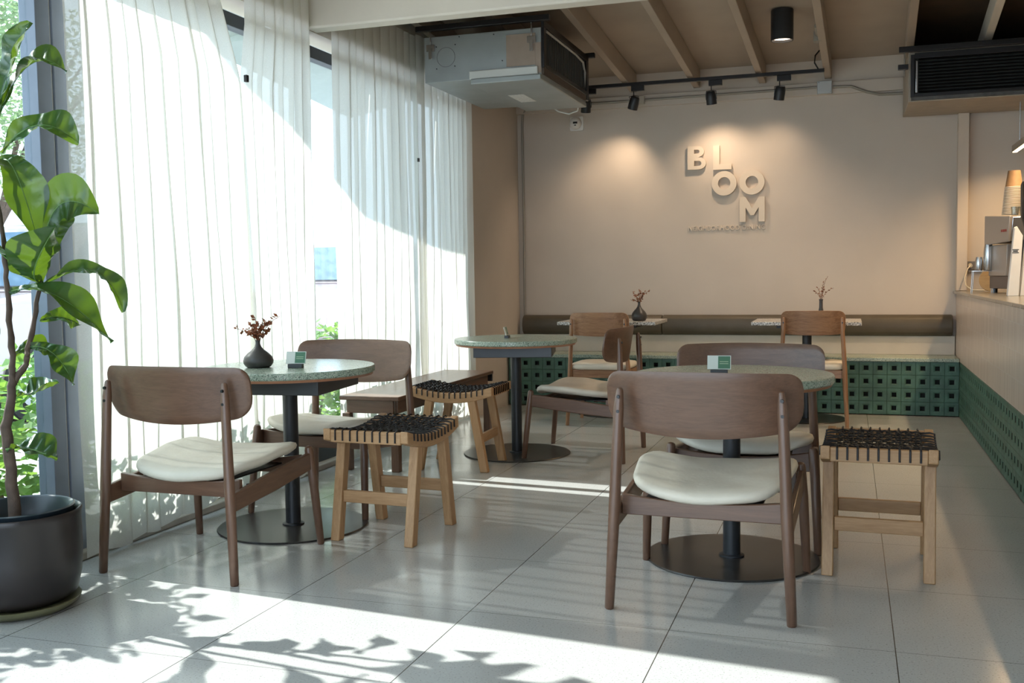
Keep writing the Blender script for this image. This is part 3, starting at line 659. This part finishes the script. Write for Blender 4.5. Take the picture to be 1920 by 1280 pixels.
# ---------------------------------------------------------------- track and spotlights
tr = MB().box(-2.16, -.2, 8.583, 8.617, 2.725, 2.752).build('lighting_track', M_bolt, bevel=.002); tag(tr, 'long black lighting track under the rafters by the back wall', 'lighting track')
WARM = (1.0, .75, .52)
M_lens = emit('lamp_lens', (1, .8, .55), 6)
def spot_head(x, aim, power, label, on=True, size=62):
    t = thing('track_spotlight', label, 'spotlight', (x, 8.6, 2.7245), 0, 'black spotlights on the track')
    MB().box(-.02, .09, -.017, .017, -.045, -.0005).build('adapter', M_bolt, t, bevel=.003)
    MB().tube([(0, 0, -.0455), (0, 0, -.085)], .004, 8).build('stem', M_bolt, t)
    d = (Vector(aim)-Vector((x, 8.6, 2.59))).normalized(); R = d.to_track_quat('-Z', 'Y').to_matrix().to_4x4(); M = Matrix.Translation((0, 0, -.145)) @ R
    y = MB(); y.tube([M @ Vector((-.045, 0, -.01)), M @ Vector((-.045, 0, .03)), (-.04, 0, -.088), (0, 0, -.082), (.04, 0, -.088), M @ Vector((.045, 0, .03)), M @ Vector((.045, 0, -.01))], .003, 6); y.build('yoke', M_bolt, t)
    b = MB(); b.lathe([(1e-7, .055), (.03, .055), (.036, .048), (.042, .0), (.042, -.05), (.037, -.05), (.037, -.032), (1e-7, -.032)], n=28); b.v = [tuple(M @ Vector(v)) for v in b.v]; b.build('lamp_head', M_black, t)
    l = MB(); l.lathe([(1e-7, -.0325), (.036, -.0325), (.036, -.034), (1e-7, -.034)], n=24); l.v = [tuple(M @ Vector(v)) for v in l.v]; l.build('lens', M_lens if on else M_bolt, t)
    if on:
        ld = bpy.data.lights.new('spot_beam', 'SPOT'); ld.energy = power; ld.color = WARM; ld.spot_size = radians(size); ld.spot_blend = 1; ld.shadow_soft_size = .035
        lo = bpy.data.objects.new('spot_beam', ld); COL.objects.link(lo); lo.parent = t; lo.matrix_local = M @ Matrix.Translation((0, 0, -.075))
spot_head(-2.15, (-2.3, 8.95, 1.3), 5, 'black track spotlight at the left end, next to the galvanised unit', True, 60)
spot_head(-1.735, (-2.15, 8.95, 1.35), 26, 'black track spotlight second from the left, lighting a bright oval on the wall', True, 100)
spot_head(-1.09, (-1.0, 8.95, 1.25), 22, 'black track spotlight above the wall lettering', True, 125)
spot_head(-.545, (-.75, 8.95, 1.2), 9, 'black track spotlight at the right end, near the square junction box', True, 125)  # head is really off; its beam and glow are added to brighten the wall
cy = thing('cylinder_downlight', 'black cylinder ceiling light between two rafters', 'ceiling light', (-.47, 7.68, 2.80))
MB().lathe([(1e-7, .215), (.077, .215), (.079, .21), (.079, 0), (.070, 0), (.068, .02), (1e-7, .02)], n=48).build('housing', M_black, cy, ang=30)
MB().lathe([(1e-7, .017), (.066, .017), (.066, .019), (1e-7, .019)], n=40).build('lens', emit('downlight_lens', (1, .78, .58), 5), cy)
ld = bpy.data.lights.new('downlight_beam', 'SPOT'); ld.energy = 95; ld.color = WARM; ld.spot_size = radians(130); ld.spot_blend = 1; ld.shadow_soft_size = .05
lo = bpy.data.objects.new('downlight_beam', ld); COL.objects.link(lo); lo.parent = cy; lo.location = (0, 0, -.01)
# pendant bar over the counter
pd = thing('pendant_bar_light', 'slim linear pendant light glowing over the counter', 'pendant light', (1.19, 5.58, 2.034))
MB().box(-.018, .018, 0, 3.1, 0, .05).build('housing', plain('alu_bar', (.42, .38, .32), .4, .5), pd, bevel=.002)
MB().box(-.014, .014, .01, 3.09, -.004, -.0005).build('diffuser', emit('led_strip', (1, .74, .42), 9), pd)
for y in (.25, 2.85): MB().tube([(0, y, .05), (0, y, .78)], .004, 8).build('suspension_rod', M_steel, pd)
ld = bpy.data.lights.new('bar_glow', 'AREA'); ld.shape = 'RECTANGLE'; ld.size = .03; ld.size_y = 3.0; ld.energy = 40; ld.spread = radians(150); ld.color = (1, .68, .36)
lo = bpy.data.objects.new('bar_glow', ld); COL.objects.link(lo); lo.parent = pd; lo.location = (0, 1.55, -.01)

# ---------------------------------------------------------------- security camera
sc = thing('security_camera', 'white dome security camera on a square plate high on the back wall', 'camera', (-2.32, 8.95, 2.49))
MB().prism(rrect(.125, .125, .014), -.016, -.0005, 'y').build('mount_plate', M_white, sc, bevel=.003)
b = MB(); b.lathe([(1e-7, .0), (.052, 0), (.055, .014), (.05, .034), (.036, .052), (.018, .06), (1e-7, .062)], n=32)
R = Matrix.Translation((-.006, -.0165, .002)) @ Matrix.Rotation(radians(90), 4, 'X'); b.v = [tuple(R @ Vector(v)) for v in b.v]; b.build('dome', M_white, sc, ang=80)
MB().box(-.018, .022, -.0795, -.074, -.008, .010).build('lens_window', M_bolt, sc, bevel=.002)
MB().box(-.008, .010, -.078, -.070, -.024, -.016).build('sensor', M_bolt, sc, bevel=.002)

# ---------------------------------------------------------------- wall lettering
sg = thing('wall_lettering', 'raised beige letters on the back wall reading BLOOM over NEIGHBORHOOD DINING', 'sign', (0, 8.95, 0))
M_let = plain('letter_paint', (.66, .575, .475), .6, 0, .02)
y0, y1 = -.034, -.006
def arc(mb, cx, cz, ro, ri, a0, a1, n=40, ex=1):
    o = [(cx+ro*ex*cos(radians(a0+(a1-a0)*i/n)), cz+ro*sin(radians(a0+(a1-a0)*i/n))) for i in range(n+1)]
    q = [(cx+ri*ex*cos(radians(a0+(a1-a0)*i/n)), cz+ri*sin(radians(a0+(a1-a0)*i/n))) for i in range(n+1)]
    mb.slab(lambda u, v: ((o[round(u*n)][0], y0, o[round(u*n)][1]) if v < .5 else (q[round(u*n)][0], y0, q[round(u*n)][1]), (o[round(u*n)][0], y1, o[round(u*n)][1]) if v < .5 else (q[round(u*n)][0], y1, q[round(u*n)][1])), n, 1)
def lb(mb, a, b, c, d): mb.box(a, b, y0, y1, c, d)
mb = MB(); X, Z = -1.333, 2.035
lb(mb, X, X+.056, Z, Z+.2)
for zz, hh, ww in ((Z, .105, .092), (Z+.105, .095, .082)):
    r = hh/2; xx = X+ww; lb(mb, X+.056, xx, zz, zz+.031); lb(mb, X+.056, xx, zz+hh-.031, zz+hh); arc(mb, xx, zz+r, r, r-.031, -90, 90, ex=1.25)
mb.build('letter', M_let, sg)
L_ = lambda P, n: MB().prism(P, y0, y1, 'y').build(n, M_let, sg)
x, z = -1.115, 2.025; L_([(x, z), (x+.155, z), (x+.155, z+.047), (x+.054, z+.047), (x+.054, z+.205), (x, z+.205)], 'letter')
for cx in (-1.022, -.79): mb = MB(); arc(mb, cx, 1.908, .104, .052, 0, 360, 64); mb.build('letter', M_let, sg)
x, z = -.892, 1.575; h, W = .21, .208
L_([(x, z), (x+.05, z), (x+.05, z+.12), (x+.09, z+.055), (x+.118, z+.055), (x+.158, z+.12), (x+.158, z), (x+W, z), (x+W, z+h), (x+.158, z+h), (x+.104, z+.115), (x+.05, z+h), (x, z+h)], 'letter')
tc = bpy.data.curves.new('tag', 'FONT'); tc.body = 'NEIGHBORHOOD DINING'; tc.size = .058; tc.extrude = .005; tc.offset = .0006; tc.align_x = 'LEFT'; tc.space_character = 1.1
to = bpy.data.objects.new('tag', tc); COL.objects.link(to); dg = bpy.context.evaluated_depsgraph_get(); me = bpy.data.meshes.new_from_object(to.evaluated_get(dg)); bpy.data.objects.remove(to)
xs = [v.co.x for v in me.vertices]; k_ = .65/(max(xs)-min(xs))
ys = [v.co.y for v in me.vertices]; kz = .041/(max(ys)-min(ys))
for v in me.vertices: v.co = Vector(((v.co.x-min(xs))*k_, v.co.z, v.co.y*kz))
me.materials.clear(); me.materials.append(M_let)
o = bpy.data.objects.new('tagline', me); COL.objects.link(o); o.parent = sg; o.location = (-1.331, -.0055, 1.512)

# ---------------------------------------------------------------- things on the counter
CT = .9752
cm_ = thing('coffee_machine', 'beige and chrome espresso machine at the far end of the counter', 'coffee machine', (1.04, 7.83, CT), radians(13))
Mb = plain('machine_panel', (.42, .37, .33), .35, .3)
mb = MB(); mb.prism([(0, .36), (.44, .345), (.44, .56), (-.03, .535)], .0, .02, 'x'); mb.build('end_panel', Mb, cm_, bevel=.004)
mb = MB(); mb.prism([(.005, .365), (.435, .35), (.435, .555), (-.025, .53)], .021, .55, 'x'); mb.build('boiler_housing', M_steel, cm_, bevel=.006)
mb = MB(); mb.prism([(.10, .12), (.43, .12), (.43, .344), (.09, .344)], .03, .55, 'x'); mb.build('lower_body', Mb, cm_, bevel=.005)
MB().box(.035, .55, .02, .42, .03, .119).build('drip_base', plain('machine_base', (.13, .10, .09), .4), cm_, bevel=.004)
for x in (.06, .5):
    for y in (.06, .38): MB().tube([(x, y, 0), (x, y, .0295)], .018, 12).build('foot', M_bolt, cm_)
for x in (.14, .36):
    b = MB(); b.lathe([(1e-7, .30), (.03, .30), (.036, .32), (.036, .355), (1e-7, .355)], (x, .045, 0), 20); b.tube([(x, .02, .315), (x, -.12, .30)], .012, 10); b.build('group_head', M_bolt, cm_)
mb = MB()
for i, wd in enumerate((.012, .008, .012, .01, .008, .012)): mb.box(-.0022, -.0005, .02+i*.017, .02+i*.017+wd, .43, .447)
mb.build('red_logo', plain('logo_red', (.35, .03, .02), .4), cm_)
# paper cups stacked upside down on the machine
M_kraft = plain('kraft_paper', (.22, .13, .065), .7, 0, .08, .1, 30); M_cupw = plain('cup_white', (.62, .57, .50), .6)
def cup():
    b = MB(); b.cur = 0
    b.lathe([(.040, .118), (.0405, .120), (.056, .008), (.0575, .006)], n=28); b.cur = 1
    b.lathe([(.0575, .006), (.061, .006), (.0615, .003), (.061, 0), (.057, 0), (.0565, .004)], n=28); b.lathe([(1e-7, .116), (.0395, .116), (.0395, .118), (1e-7, .118)], n=28)
    return b.build('paper_cup', [M_kraft, M_cupw], ang=50)
c0 = cup()
def stack(x, y, z, n, lean, first, which):
    for i in range(n):
        c = c0 if (first and i == 0) else c0.copy()
        if not (first and i == 0): COL.objects.link(c)
        c.location = (x+lean*i, y, z+i*.0105)
        L = 'kraft paper cup nested upside down inside the %s cup stack on the espresso machine' % which
        if i == n-1: L = 'topmost kraft paper cup of the %s stack on the espresso machine, its side fully bare' % which
        tag(c, L, 'cup', 'nested kraft cups, %s stack' % which)
stack(1.095, 8.10, CT+.56, 19, .0009, True, 'left')
stack(1.225, 8.14, CT+.56, 17, .0005, False, 'right')
Mgl = glass_mat('tumbler_glass', (.85, .87, .86), .18)
for i, (x, y) in enumerate(((1.10, 7.95), (1.155, 7.95), (1.21, 7.98))):
    o = MB().lathe([(1e-7, .0), (.022, 0), (.028, .06), (.0265, .06), (.021, .004), (1e-7, .004)], n=24).build('glass_tumbler', Mgl, loc=(x, y, CT+.5455), ang=50)
    tag(o, ['small clear tumbler on the espresso machine, leftmost of three', 'small clear tumbler on the espresso machine, middle of three', 'small clear tumbler on the espresso machine, rightmost of three'][i], 'glass', 'tumblers on the espresso machine')
# grinder
g = thing('coffee_grinder', 'black coffee grinder with dark hopper at the frame edge on the counter', 'coffee grinder', (1.14, 7.45, CT))
MB().prism(rrect(.15, .2, .03), 0, .36, 'z').build('grinder_body', M_bolt, g, bevel=.004)
MB().lathe([(.045, .3605), (.05, .42), (.075, .50), (.078, .72), (.07, .74), (1e-7, .745)], n=32).build('hopper', plain('smoked_hopper', (.03, .028, .027), .15), g)
MB().tube([(0, -.1, .3), (0, -.16, .28)], .02, 14).build('spout', M_steel, g)
# white paper bags standing in a row
Mpb = plain('white_paper', (.72, .73, .74), .6, 0, .03)
for i in range(3):
    t = thing('paper_bag', ['white paper bag standing on the counter, leftmost of the row', 'white paper bag standing on the counter, middle of the row', 'white paper bag standing on the counter, rightmost of the row'][i], 'bag', (.99+.075*i, 7.18+.02*i, CT), 0, 'white paper bags on the counter')
    b = MB(); b.prism([(-.035, 0), (.03, 0), (.047, .38), (.012, .44), (.0, .43)], -.03, .03, 'y'); b.build('bag_body', Mpb, t, bevel=.002)
    b = MB(); b.box(-.012, .026, -.0315, -.0302, .27, .275); b.box(-.012, .026, -.0315, -.0302, .29, .295); b.box(-.008, .02, -.0315, -.0302, .279, .287); b.build('bag_mark', M_bolt, t)
# small rack with shakers, plug, board
rk = thing('steel_rack', 'small steel wire rack by the outlet on the counter', 'rack', (.93, 8.25, CT))
MB().prism(rrect(.17, .12, .02), .155, .160, 'z').build('rack_top', M_steel, rk)
for x in (-.07, .07):
    for y in (-.045, .045): MB().tube([(x, y, 0), (x*.9, y, .1545)], .003, 8).build('leg', M_steel, rk)
for i, (x, y, h, r) in enumerate(((.905, 8.24, .10, .026), (.965, 8.22, .19, .033), (.985, 8.29, .15, .03))):
    o = MB().lathe([(1e-7, 0), (r*.85, 0), (r, .01), (r*1.0, h*.7), (r*.8, h), (r*.76, h), (r*.7, h*.95), (1e-7, h*.9)], n=28).build('metal_shaker', M_steel, loc=(x, y, CT+.1603))
    tag(o, ['short steel shaker cup at the left of the wire rack', 'tallest steel shaker on the wire rack', 'steel shaker behind the tallest one on the wire rack'][i], 'shaker', 'steel shakers on the wire rack')
ob = thing('power_outlet', 'surface mounted socket box with a white plug beside the post', 'socket', (.945, 8.949, 1.175))
MB().box(-.065, .065, -.03, 0, -.035, .035).build('socket_box', plain('socket_grey', (.16, .15, .14), .5), ob, bevel=.003)
MB().tube([(-.03, -.031, .005), (-.03, -.065, 0)], .016, 12).build('plug', plain('plug_cream', (.65, .58, .45), .5), ob)
c_ = MB().tube([(.915, 8.884, 1.175), (.89, 8.85, 1.15), (.865, 8.8, 1.08), (.87, 8.75, 1.02), (.91, 8.7, .985), (.99, 8.62, .982)], .005, 8).build('cord', plain('plug_cream', (.65, .58, .45), .5)); c_.parent = ob; c_.location = (-.945, -8.949, -1.175)
bd = MB(); bd.lathe([(1e-7, 0), (.085, 0), (.085, .014), (1e-7, .014)], n=40); R = Matrix.Rotation(radians(80), 4, 'X') @ Matrix.Rotation(0, 4, 'Z'); bd.v = [tuple(R @ Vector(v)) for v in bd.v]
tag(bd.build('wooden_board', wood('board', (.40, .25, .11), (.6, .42, .22), 'x'), loc=(1.02, 8.50, CT+.0865)), 'round wooden board leaning behind the espresso machine', 'board')

# ---------------------------------------------------------------- fiddle leaf fig in its pot
PXc, PYc = -2.782, 2.83
pot = thing('plant_pot', 'large dark glazed pot holding the fiddle leaf fig by the window', 'pot', (PXc, PYc, 0))
M_pot = plain('dark_pot_glaze', (.016, .012, .012), .33, 0, .6, .15, 3)
MB().lathe([(1e-7, .03), (.15, .03), (.185, .055), (.2, .12), (.206, .2), (.205, .33), (.209, .345), (.205, .352), (.196, .348), (.192, .32), (.19, .28), (1e-7, .28)], n=72).build('pot_body', M_pot, pot, ang=60)
MB().lathe([(1e-7, 0), (.16, 0), (.192, .022), (.196, .034), (.19, .036), (.17, .0285), (1e-7, .026)], n=64).build('saucer', plain('olive_glaze', (.12, .115, .06), .35, 0, .3, .1), pot, ang=60)
gp = MB().lathe([(.172, .2815), (.180, .345), (.186, .362), (.180, .366), (.168, .36), (.160, .29), (.158, .2815)], n=64).build('grow_pot', plain('black_plastic', (.012, .02, .028), .35), pot, ang=60)
fig = thing('fiddle_leaf_fig', 'tall fiddle leaf fig with big glossy leaves at the left edge', 'plant', (PXc, PYc, .2805))
MB().lathe([(1e-7, .0), (.15, 0), (.14, .02), (.08, .028), (1e-7, .032)], n=40).build('soil', plain('soil', (.03, .022, .015), .95, 0, .5, .8, 40), fig)
O = Vector((PXc, PYc, .2805)); M_bark = plain('fig_bark', (.095, .065, .05), .8, 0, .35, .6, 20)
def stem(pts, rad):
    rnd = random.Random(len(pts)); P = [Vector(p)-O for p in pts]; Q = []
    for i in range(len(P)-1):
        for j in range(4): Q.append(P[i].lerp(P[i+1], j/4)+Vector((rnd.uniform(-.003, .003), rnd.uniform(-.003, .003), 0)))
    Q.append(P[-1]); r = [rad[0]+(rad[1]-rad[0])*i/(len(Q)-1)+rnd.uniform(-.001, .0015) for i in range(len(Q))]
    return MB().tube(Q, r, 12).build('stem', M_bark, fig)
stem([(-2.773, 2.802, 0.309), (-2.777, 2.799, 0.5), (-2.782, 2.794, 0.651), (-2.766, 2.808, 0.753), (-2.763, 2.811, 0.829)], (.021, .014))
stem([(-2.763, 2.811, 0.799), (-2.731, 2.843, 0.866), (-2.726, 2.848, 0.917), (-2.708, 2.866, 1.019), (-2.692, 2.881, 1.14), (-2.691, 2.897, 1.253)], (.011, .007))
stem([(-2.763, 2.811, 0.819), (-2.76, 2.815, 0.899), (-2.763, 2.811, 1.021), (-2.766, 2.809, 1.169), (-2.767, 2.807, 1.279), (-2.777, 2.799, 1.42), (-2.79, 2.8, 1.618), (-2.804, 2.814, 1.846), (-2.80, 2.85, 2.15)], (.011, .006))
stem([(-2.83, 2.76, .31), (-2.84, 2.75, .6), (-2.86, 2.74, 1.0), (-2.86, 2.75, 1.6)], (.012, .006))
M_leaf = leaf_mat('fig_leaf', (.012, .05, .018), (.025, .085, .03), (.22, .36, .015), .26, .16)
M_vein = leaf_mat('fig_vein', (.16, .30, .10), (.2, .36, .13), (.3, .5, .1), .4, .3)
def leaf(base, mid, tip, W, nh, seed=0, droop=0, fold=.38, wav=.018, name='leaf'):
    rnd = random.Random(seed); B0, B1, B2 = (Vector(p)-O for p in (base, mid, tip)); C = 2*B1-(B0+B2)/2
    P = lambda t: B0*(1-t)**2+C*2*t*(1-t)+B2*t*t
    nh = Vector(nh).normalized(); p1, p2 = rnd.uniform(0, 6), rnd.uniform(0, 6)
    def fr(t):
        T = (P(min(1, t+.02))-P(max(0, t-.02))).normalized(); S = T.cross(nh).normalized(); return T, S, S.cross(T).normalized()
    def prof(t):
        if t < .1: return .02+.3*(t/.1)**.7*.5
        q = (t-.1)/.9; a = .34+.22*sin(pi*min(1, q*1.9))*1+ .62*exp(-((q-.66)/.26)**2)
        return min(a, 1)*min(1, sqrt(max(0, 1-q))*1.9)*min(1, .45+q*3)
    nu, nv = 26, 10
    def fn(u, v):
        t = u; s = 2*v-1; T, S, Nn = fr(t); w_ = W*prof(t)*.5
        e = wav*.75*sin(t*10+p1+(2 if s > 0 else 0))*abs(s)**2 + .006*sin(t*38+p2)*abs(s)*(1-abs(s))*4
        rb = .004*sin(t*46)*abs(s)*(1-abs(s)**3)
        return P(t)+S*s*w_*.88+Nn*(fold*w_*abs(s)**1.3 - droop*w_*s*s + e+rb)
    mb = MB(); mb.grid(fn, nu, nv); o = mb.build(name, M_leaf, fig, ang=180)
    v = MB(); v.tube([P(i/14)-fr(i/14)[2]*.0005 for i in range(15)], [.0034*(1-i/15*.75) for i in range(15)], 6); v.build('midrib', M_vein, o)
    return o
LV = [
 ((-2.823, 2.837, 1.696), (-2.736, 2.838, 1.878), (-2.662, 2.855, 2.039), 0.19, (-0.17, -0.8, 0.57)),
 ((-2.796, 2.836, 1.719), (-2.68, 2.865, 1.897), (-2.569, 2.918, 1.876), 0.15, (0.22, -0.36, 0.91)),
 ((-2.791, 2.841, 1.6), (-2.666, 2.879, 1.693), (-2.549, 2.938, 1.63), 0.155, (0.48, -0.55, 0.68)),
 ((-2.789, 2.829, 1.56), (-2.708, 2.81, 1.527), (-2.648, 2.84, 1.274), 0.17, (0.78, -0.48, 0.4)),
 ((-2.692, 2.896, 1.201), (-2.602, 2.886, 1.413), (-2.482, 2.947, 1.384), 0.2, (0.4, -0.86, 0.31)),
 ((-2.695, 2.893, 1.15), (-2.633, 2.799, 1.202), (-2.527, 2.791, 1.341), 0.24, (-0.39, 0.07, 0.92)),
 ((-2.691, 2.882, 1.129), (-2.542, 2.973, 1.188), (-2.447, 3.009, 1.041), 0.13, (0.38, -0.2, 0.9)),
 ((-2.767, 2.807, 1.115), (-2.618, 2.87, 1.106), (-2.465, 2.964, 0.936), 0.16, (0.4, -0.28, 0.87)),
 ((-2.723, 2.851, 0.926), (-2.641, 2.875, 0.902), (-2.577, 2.896, 0.791), 0.12, (0.76, -0.31, 0.57)),
 ((-2.786, 2.776, 1.17), (-2.749, 2.63, 1.051), (-2.697, 2.568, 0.861), 0.22, (0.81, -0.5, 0.32)),
 ((-2.771, 2.832, 0.758), (-2.715, 2.858, 0.767), (-2.644, 2.9, 0.797), 0.17, (0.12, -0.26, 0.96)),
 ((-2.771, 2.776, 0.576), (-2.688, 2.801, 0.575), (-2.603, 2.828, 0.534), 0.19, (0.15, -0.15, 0.98)),
 ((-2.695, 2.906, 1.17), (-2.729, 2.789, 1.226), (-2.74, 2.695, 1.33), 0.15, (0.44, 0.06, 0.89)),
 ((-2.709, 2.893, 1.017), (-2.696, 2.976, 1.025), (-2.682, 3.059, 0.993), 0.1, (0.59, -0.61, 0.53)),
 ((-2.693, 2.908, 1.222), (-2.708, 2.95, 1.336), (-2.701, 3.013, 1.472), 0.17, (0.76, -0.64, 0.1)),
 ((-2.778, 2.798, 1.4), (-2.8, 2.663, 1.434), (-2.797, 2.527, 1.353), 0.18, (0.31, -0.32, 0.89)),
 ((-2.757, 2.818, 0.898), (-2.739, 2.892, 0.926), (-2.719, 2.967, 0.892), 0.09, (0.67, -0.38, 0.64)),
 ((-2.83, 2.78, 1.85), (-2.86, 2.62, 1.95), (-2.84, 2.44, 1.90), .20, (.2, 0, 1)),
 ((-2.83, 2.80, 2.0), (-2.78, 2.62, 2.12), (-2.68, 2.48, 2.08), .19, (0, 0, 1)),
 ((-2.83, 2.80, 2.10), (-2.90, 2.72, 2.26), (-2.92, 2.58, 2.3), .2, (.5, 0, 1)),
 ((-2.85, 2.75, 1.3), (-2.82, 2.62, 1.38), (-2.74, 2.48, 1.34), .2, (0, 0, 1)),
 ((-2.86, 2.76, 1.5), (-2.88, 2.62, 1.58), (-2.88, 2.46, 1.5), .2, (0, .1, 1)),
 ((-2.85, 2.75, .72), (-2.86, 2.6, .8), (-2.84, 2.42, .76), .19, (.1, 0, 1)),
 ((-2.86, 2.75, 1.0), (-2.80, 2.6, 1.08), (-2.70, 2.46, 1.02), .18, (0, 0, 1)),
]
for i, L in enumerate(LV): leaf(*L, seed=i)

# ---------------------------------------------------------------- outside
M_pave = plain('pavement', (.42, .41, .39), .85, 0, .12, .2, 1.2)
struct('ground', MB().box(-60, -3.14, -20, 60, -.35, -.06), M_pave, 'pale pavement and street outside the windows', 'ground', smooth=False)
struct('ground', MB().box(-3.14, 6, -20, -2.5, -.35, -.06), M_pave, 'pale pavement outside the street side opening', 'ground', smooth=False)
mb = MB()
E_ = [(4.3, 4.1), (4.79, 3.79), (5.3, 3.62), (6.2, 3.16), (7.2, 3.03), (9.8, 2.82)]
for (a, za), (b, zb) in zip(E_, E_[1:]):
    mb.add([(-5, a, za), (-5, b, zb), (-3.2, b, zb+.35), (-3.2, a, za+.1), (-5, a, za+.05), (-5, b, zb+.05), (-3.2, b, zb+.40), (-3.2, a, za+.15)], [(0, 1, 2, 3), (7, 6, 5, 4), (0, 4, 5, 1), (1, 5, 6, 2), (2, 6, 7, 3), (3, 7, 4, 0)])
o = mb.build('awning', plain('awning_grey', (.42, .47, .46), .7, 0, .05)); tag(o, 'grey green awning over the pavement outside the window gap', 'awning')
M_hl = leaf_mat('hedge_leaf', (.05, .15, .03), (.13, .30, .06), (.30, .5, .08), .45, .35)
M_tl = leaf_mat('tree_leaf', (.12, .19, .09), (.20, .30, .14), (.3, .42, .2), .5, .3)
def leaves(n, cen, rad, size, seed, shell=.5):
    rnd = random.Random(seed); mb = MB()
    for _ in range(n):
        while True:
            p = Vector((rnd.uniform(-1, 1), rnd.uniform(-1, 1), rnd.uniform(-1, 1)))
            if shell*.4 < p.length < 1: break
        c = Vector((cen[0]+p.x*rad[0], cen[1]+p.y*rad[1], cen[2]+p.z*rad[2]))
        d = Vector((rnd.uniform(-1, 1), rnd.uniform(-1, 1), rnd.uniform(-.6, .6))).normalized(); s_ = d.cross(Vector((rnd.uniform(-.6, .6), rnd.uniform(-.6, .6), 1))).normalized()
        L = size*rnd.uniform(.6, 1.3); W = L*.36; nn = d.cross(s_)*L*.1
        mb.add([c, c+d*L*.45+s_*W, c+d*L, c+d*L*.45-s_*W, c+d*L*.5+nn], [(0, 1, 4), (1, 2, 4), (2, 3, 4), (3, 0, 4)])
    return mb
LB = ['at the front end of the row', 'beside the fig tree', 'beside the double window post', 'behind the first curtain', 'behind the vase table', 'in the bare gap between curtains', 'behind the side bench', 'nearest the back corner']
for i in range(8):
    y = 1.15+i*.86; rnd = random.Random(40+i)
    t = thing('garden_shrub', 'leafy green shrub outside the windows '+LB[i], 'shrub', (-3.62, y, -.06), 0, 'leafy shrubs in a row outside the windows')
    leaves(1500 if i < 3 else 900, (0, 0, (.60 if i < 3 else .44)+.05*rnd.random()), (.34, .52, (.60 if i < 3 else .45)+.03*rnd.random()), .085, 100+i, .6).build('foliage', M_hl, t, smooth=False)
    for j in range(4): a = rnd.uniform(0, 6.3); MB().tube([(.04*cos(a), .04*sin(a), 0), (.12*cos(a), .2*sin(a), .3), (.2*cos(a), .34*sin(a), .7)], [.012, .009, .004], 7).build('stem', M_bark, t)
def tree(loc, h, cr, rad, n, label, seed):
    t = thing('street_tree', label, 'tree', loc, 0, 'street trees beyond the cars')
    MB().tube([(0, 0, 0), (.05, .03, h*.5), (-.05, .1, h)], [.13, .10, .07], 10).build('trunk', M_bark, t)
    rnd = random.Random(seed)
    for j in range(5): a = rnd.uniform(0, 6.28); MB().tube([(-.02, .05, h*.8), (rad[0]*.4*cos(a), rad[1]*.4*sin(a), cr-rad[2]*.3), (rad[0]*.8*cos(a), rad[1]*.8*sin(a), cr+rad[2]*.3)], [.06, .04, .015], 7).build('branch', M_bark, t)
    leaves(n*3, (0, 0, cr), rad, .11, seed, .3).build('foliage', M_tl, t, smooth=False)
tree((-11, 9.2, -.06), 3.0, 4.6, (1.9, 2.0, 1.3), 2600, 'leafy street tree seen through the window beside the fig tree', 21)
tree((-14, 14.0, -.06), 2.6, 4.4, (2.4, 2.4, 1.9), 2600, 'street tree further off, left of the window post', 22)
def car(loc, rot, col, label):
    t = thing('parked_car', label, 'car', loc, rot, 'cars parked outside')
    Mc = plain('car_paint_%d' % len(label), col, .25, .3, .02, 0, 5, .5); Mg = plain('car_glass', (.10, .16, .24), .1, 0, .1); Mt = plain('tyre', (.02, .02, .02), .8)
    body = [(-2.25, .35), (-2.28, .75), (-2.15, 1.02), (-1.15, 1.12), (2.1, 1.12), (2.26, .9), (2.3, .4), (1.85, .28), (-1.9, .28)]
    W = .88
    def sec(pts, w0, w1, zmid):
        mb = MB(); k_ = len(pts); vs = []
        for s in (-1, 1): vs += [(s*(w0 if z < zmid else w1), y, z) for y, z in pts]
        mb.add(vs, [tuple(range(k_)), tuple(range(2*k_-1, k_-1, -1))]+[(i, i+k_, (i+1) % k_+k_, (i+1) % k_) for i in range(k_)]); return mb
    sec(body, .9, .86, 1.0).build('body', Mc, t, bevel=.05)
    cab = [(-1.15, 1.121), (-.45, 1.72), (.1, 1.80), (1.75, 1.76), (2.12, 1.121)]
    sec(cab, .84, .70, 1.3).build('cabin', Mc, t, bevel=.04)
    for s in (-1, 1):
        for pts in ([(-.95, 1.16), (-.42, 1.62), (.28, 1.68), (.28, 1.16)], [(.36, 1.16), (.36, 1.68), (1.1, 1.68), (1.1, 1.16)], [(1.18, 1.16), (1.18, 1.67), (1.66, 1.64), (1.9, 1.16)]):
            vs = []
            for off in (.0, .012): vs += [(s*(.845-(z-1.121)*.235+off), y, z) for y, z in pts]
            k_ = 4; mb = MB(); mb.add(vs, [tuple(range(k_)), tuple(range(2*k_-1, k_-1, -1))]+[(i, i+k_, (i+1) % k_+k_, (i+1) % k_) for i in range(k_)]); mb.build('side_window', Mg, t)
        for y in (-1.35, 1.4):
            b = MB(); b.tube([(s*.92, y, .33), (s*.70, y, .33)], .33, 28); b.cur = 1; b.tube([(s*.93, y, .33), (s*.9, y, .33)], .2, 20); b.build('wheel', [Mt, M_steel], t)
    mb = MB(); mb.add([(-.68, -1.12, 1.17), (.68, -1.12, 1.17), (.6, -.52, 1.68), (-.6, -.52, 1.68), (-.68, -1.14, 1.18), (.68, -1.14, 1.18), (.6, -.54, 1.69), (-.6, -.54, 1.69)], [(0, 1, 2, 3), (7, 6, 5, 4), (0, 4, 5, 1), (1, 5, 6, 2), (2, 6, 7, 3), (3, 7, 4, 0)]); mb.build('windscreen', Mg, t)
    return t
car((-7.6, 8.4, -.06), 0, (.50, .42, .42), 'pale parked car seen through the window beside the fig tree')
car((-7.8, 15.0, -.06), 0, (.52, .40, .42), 'pinkish silver parked car seen through the bare gap between curtains')
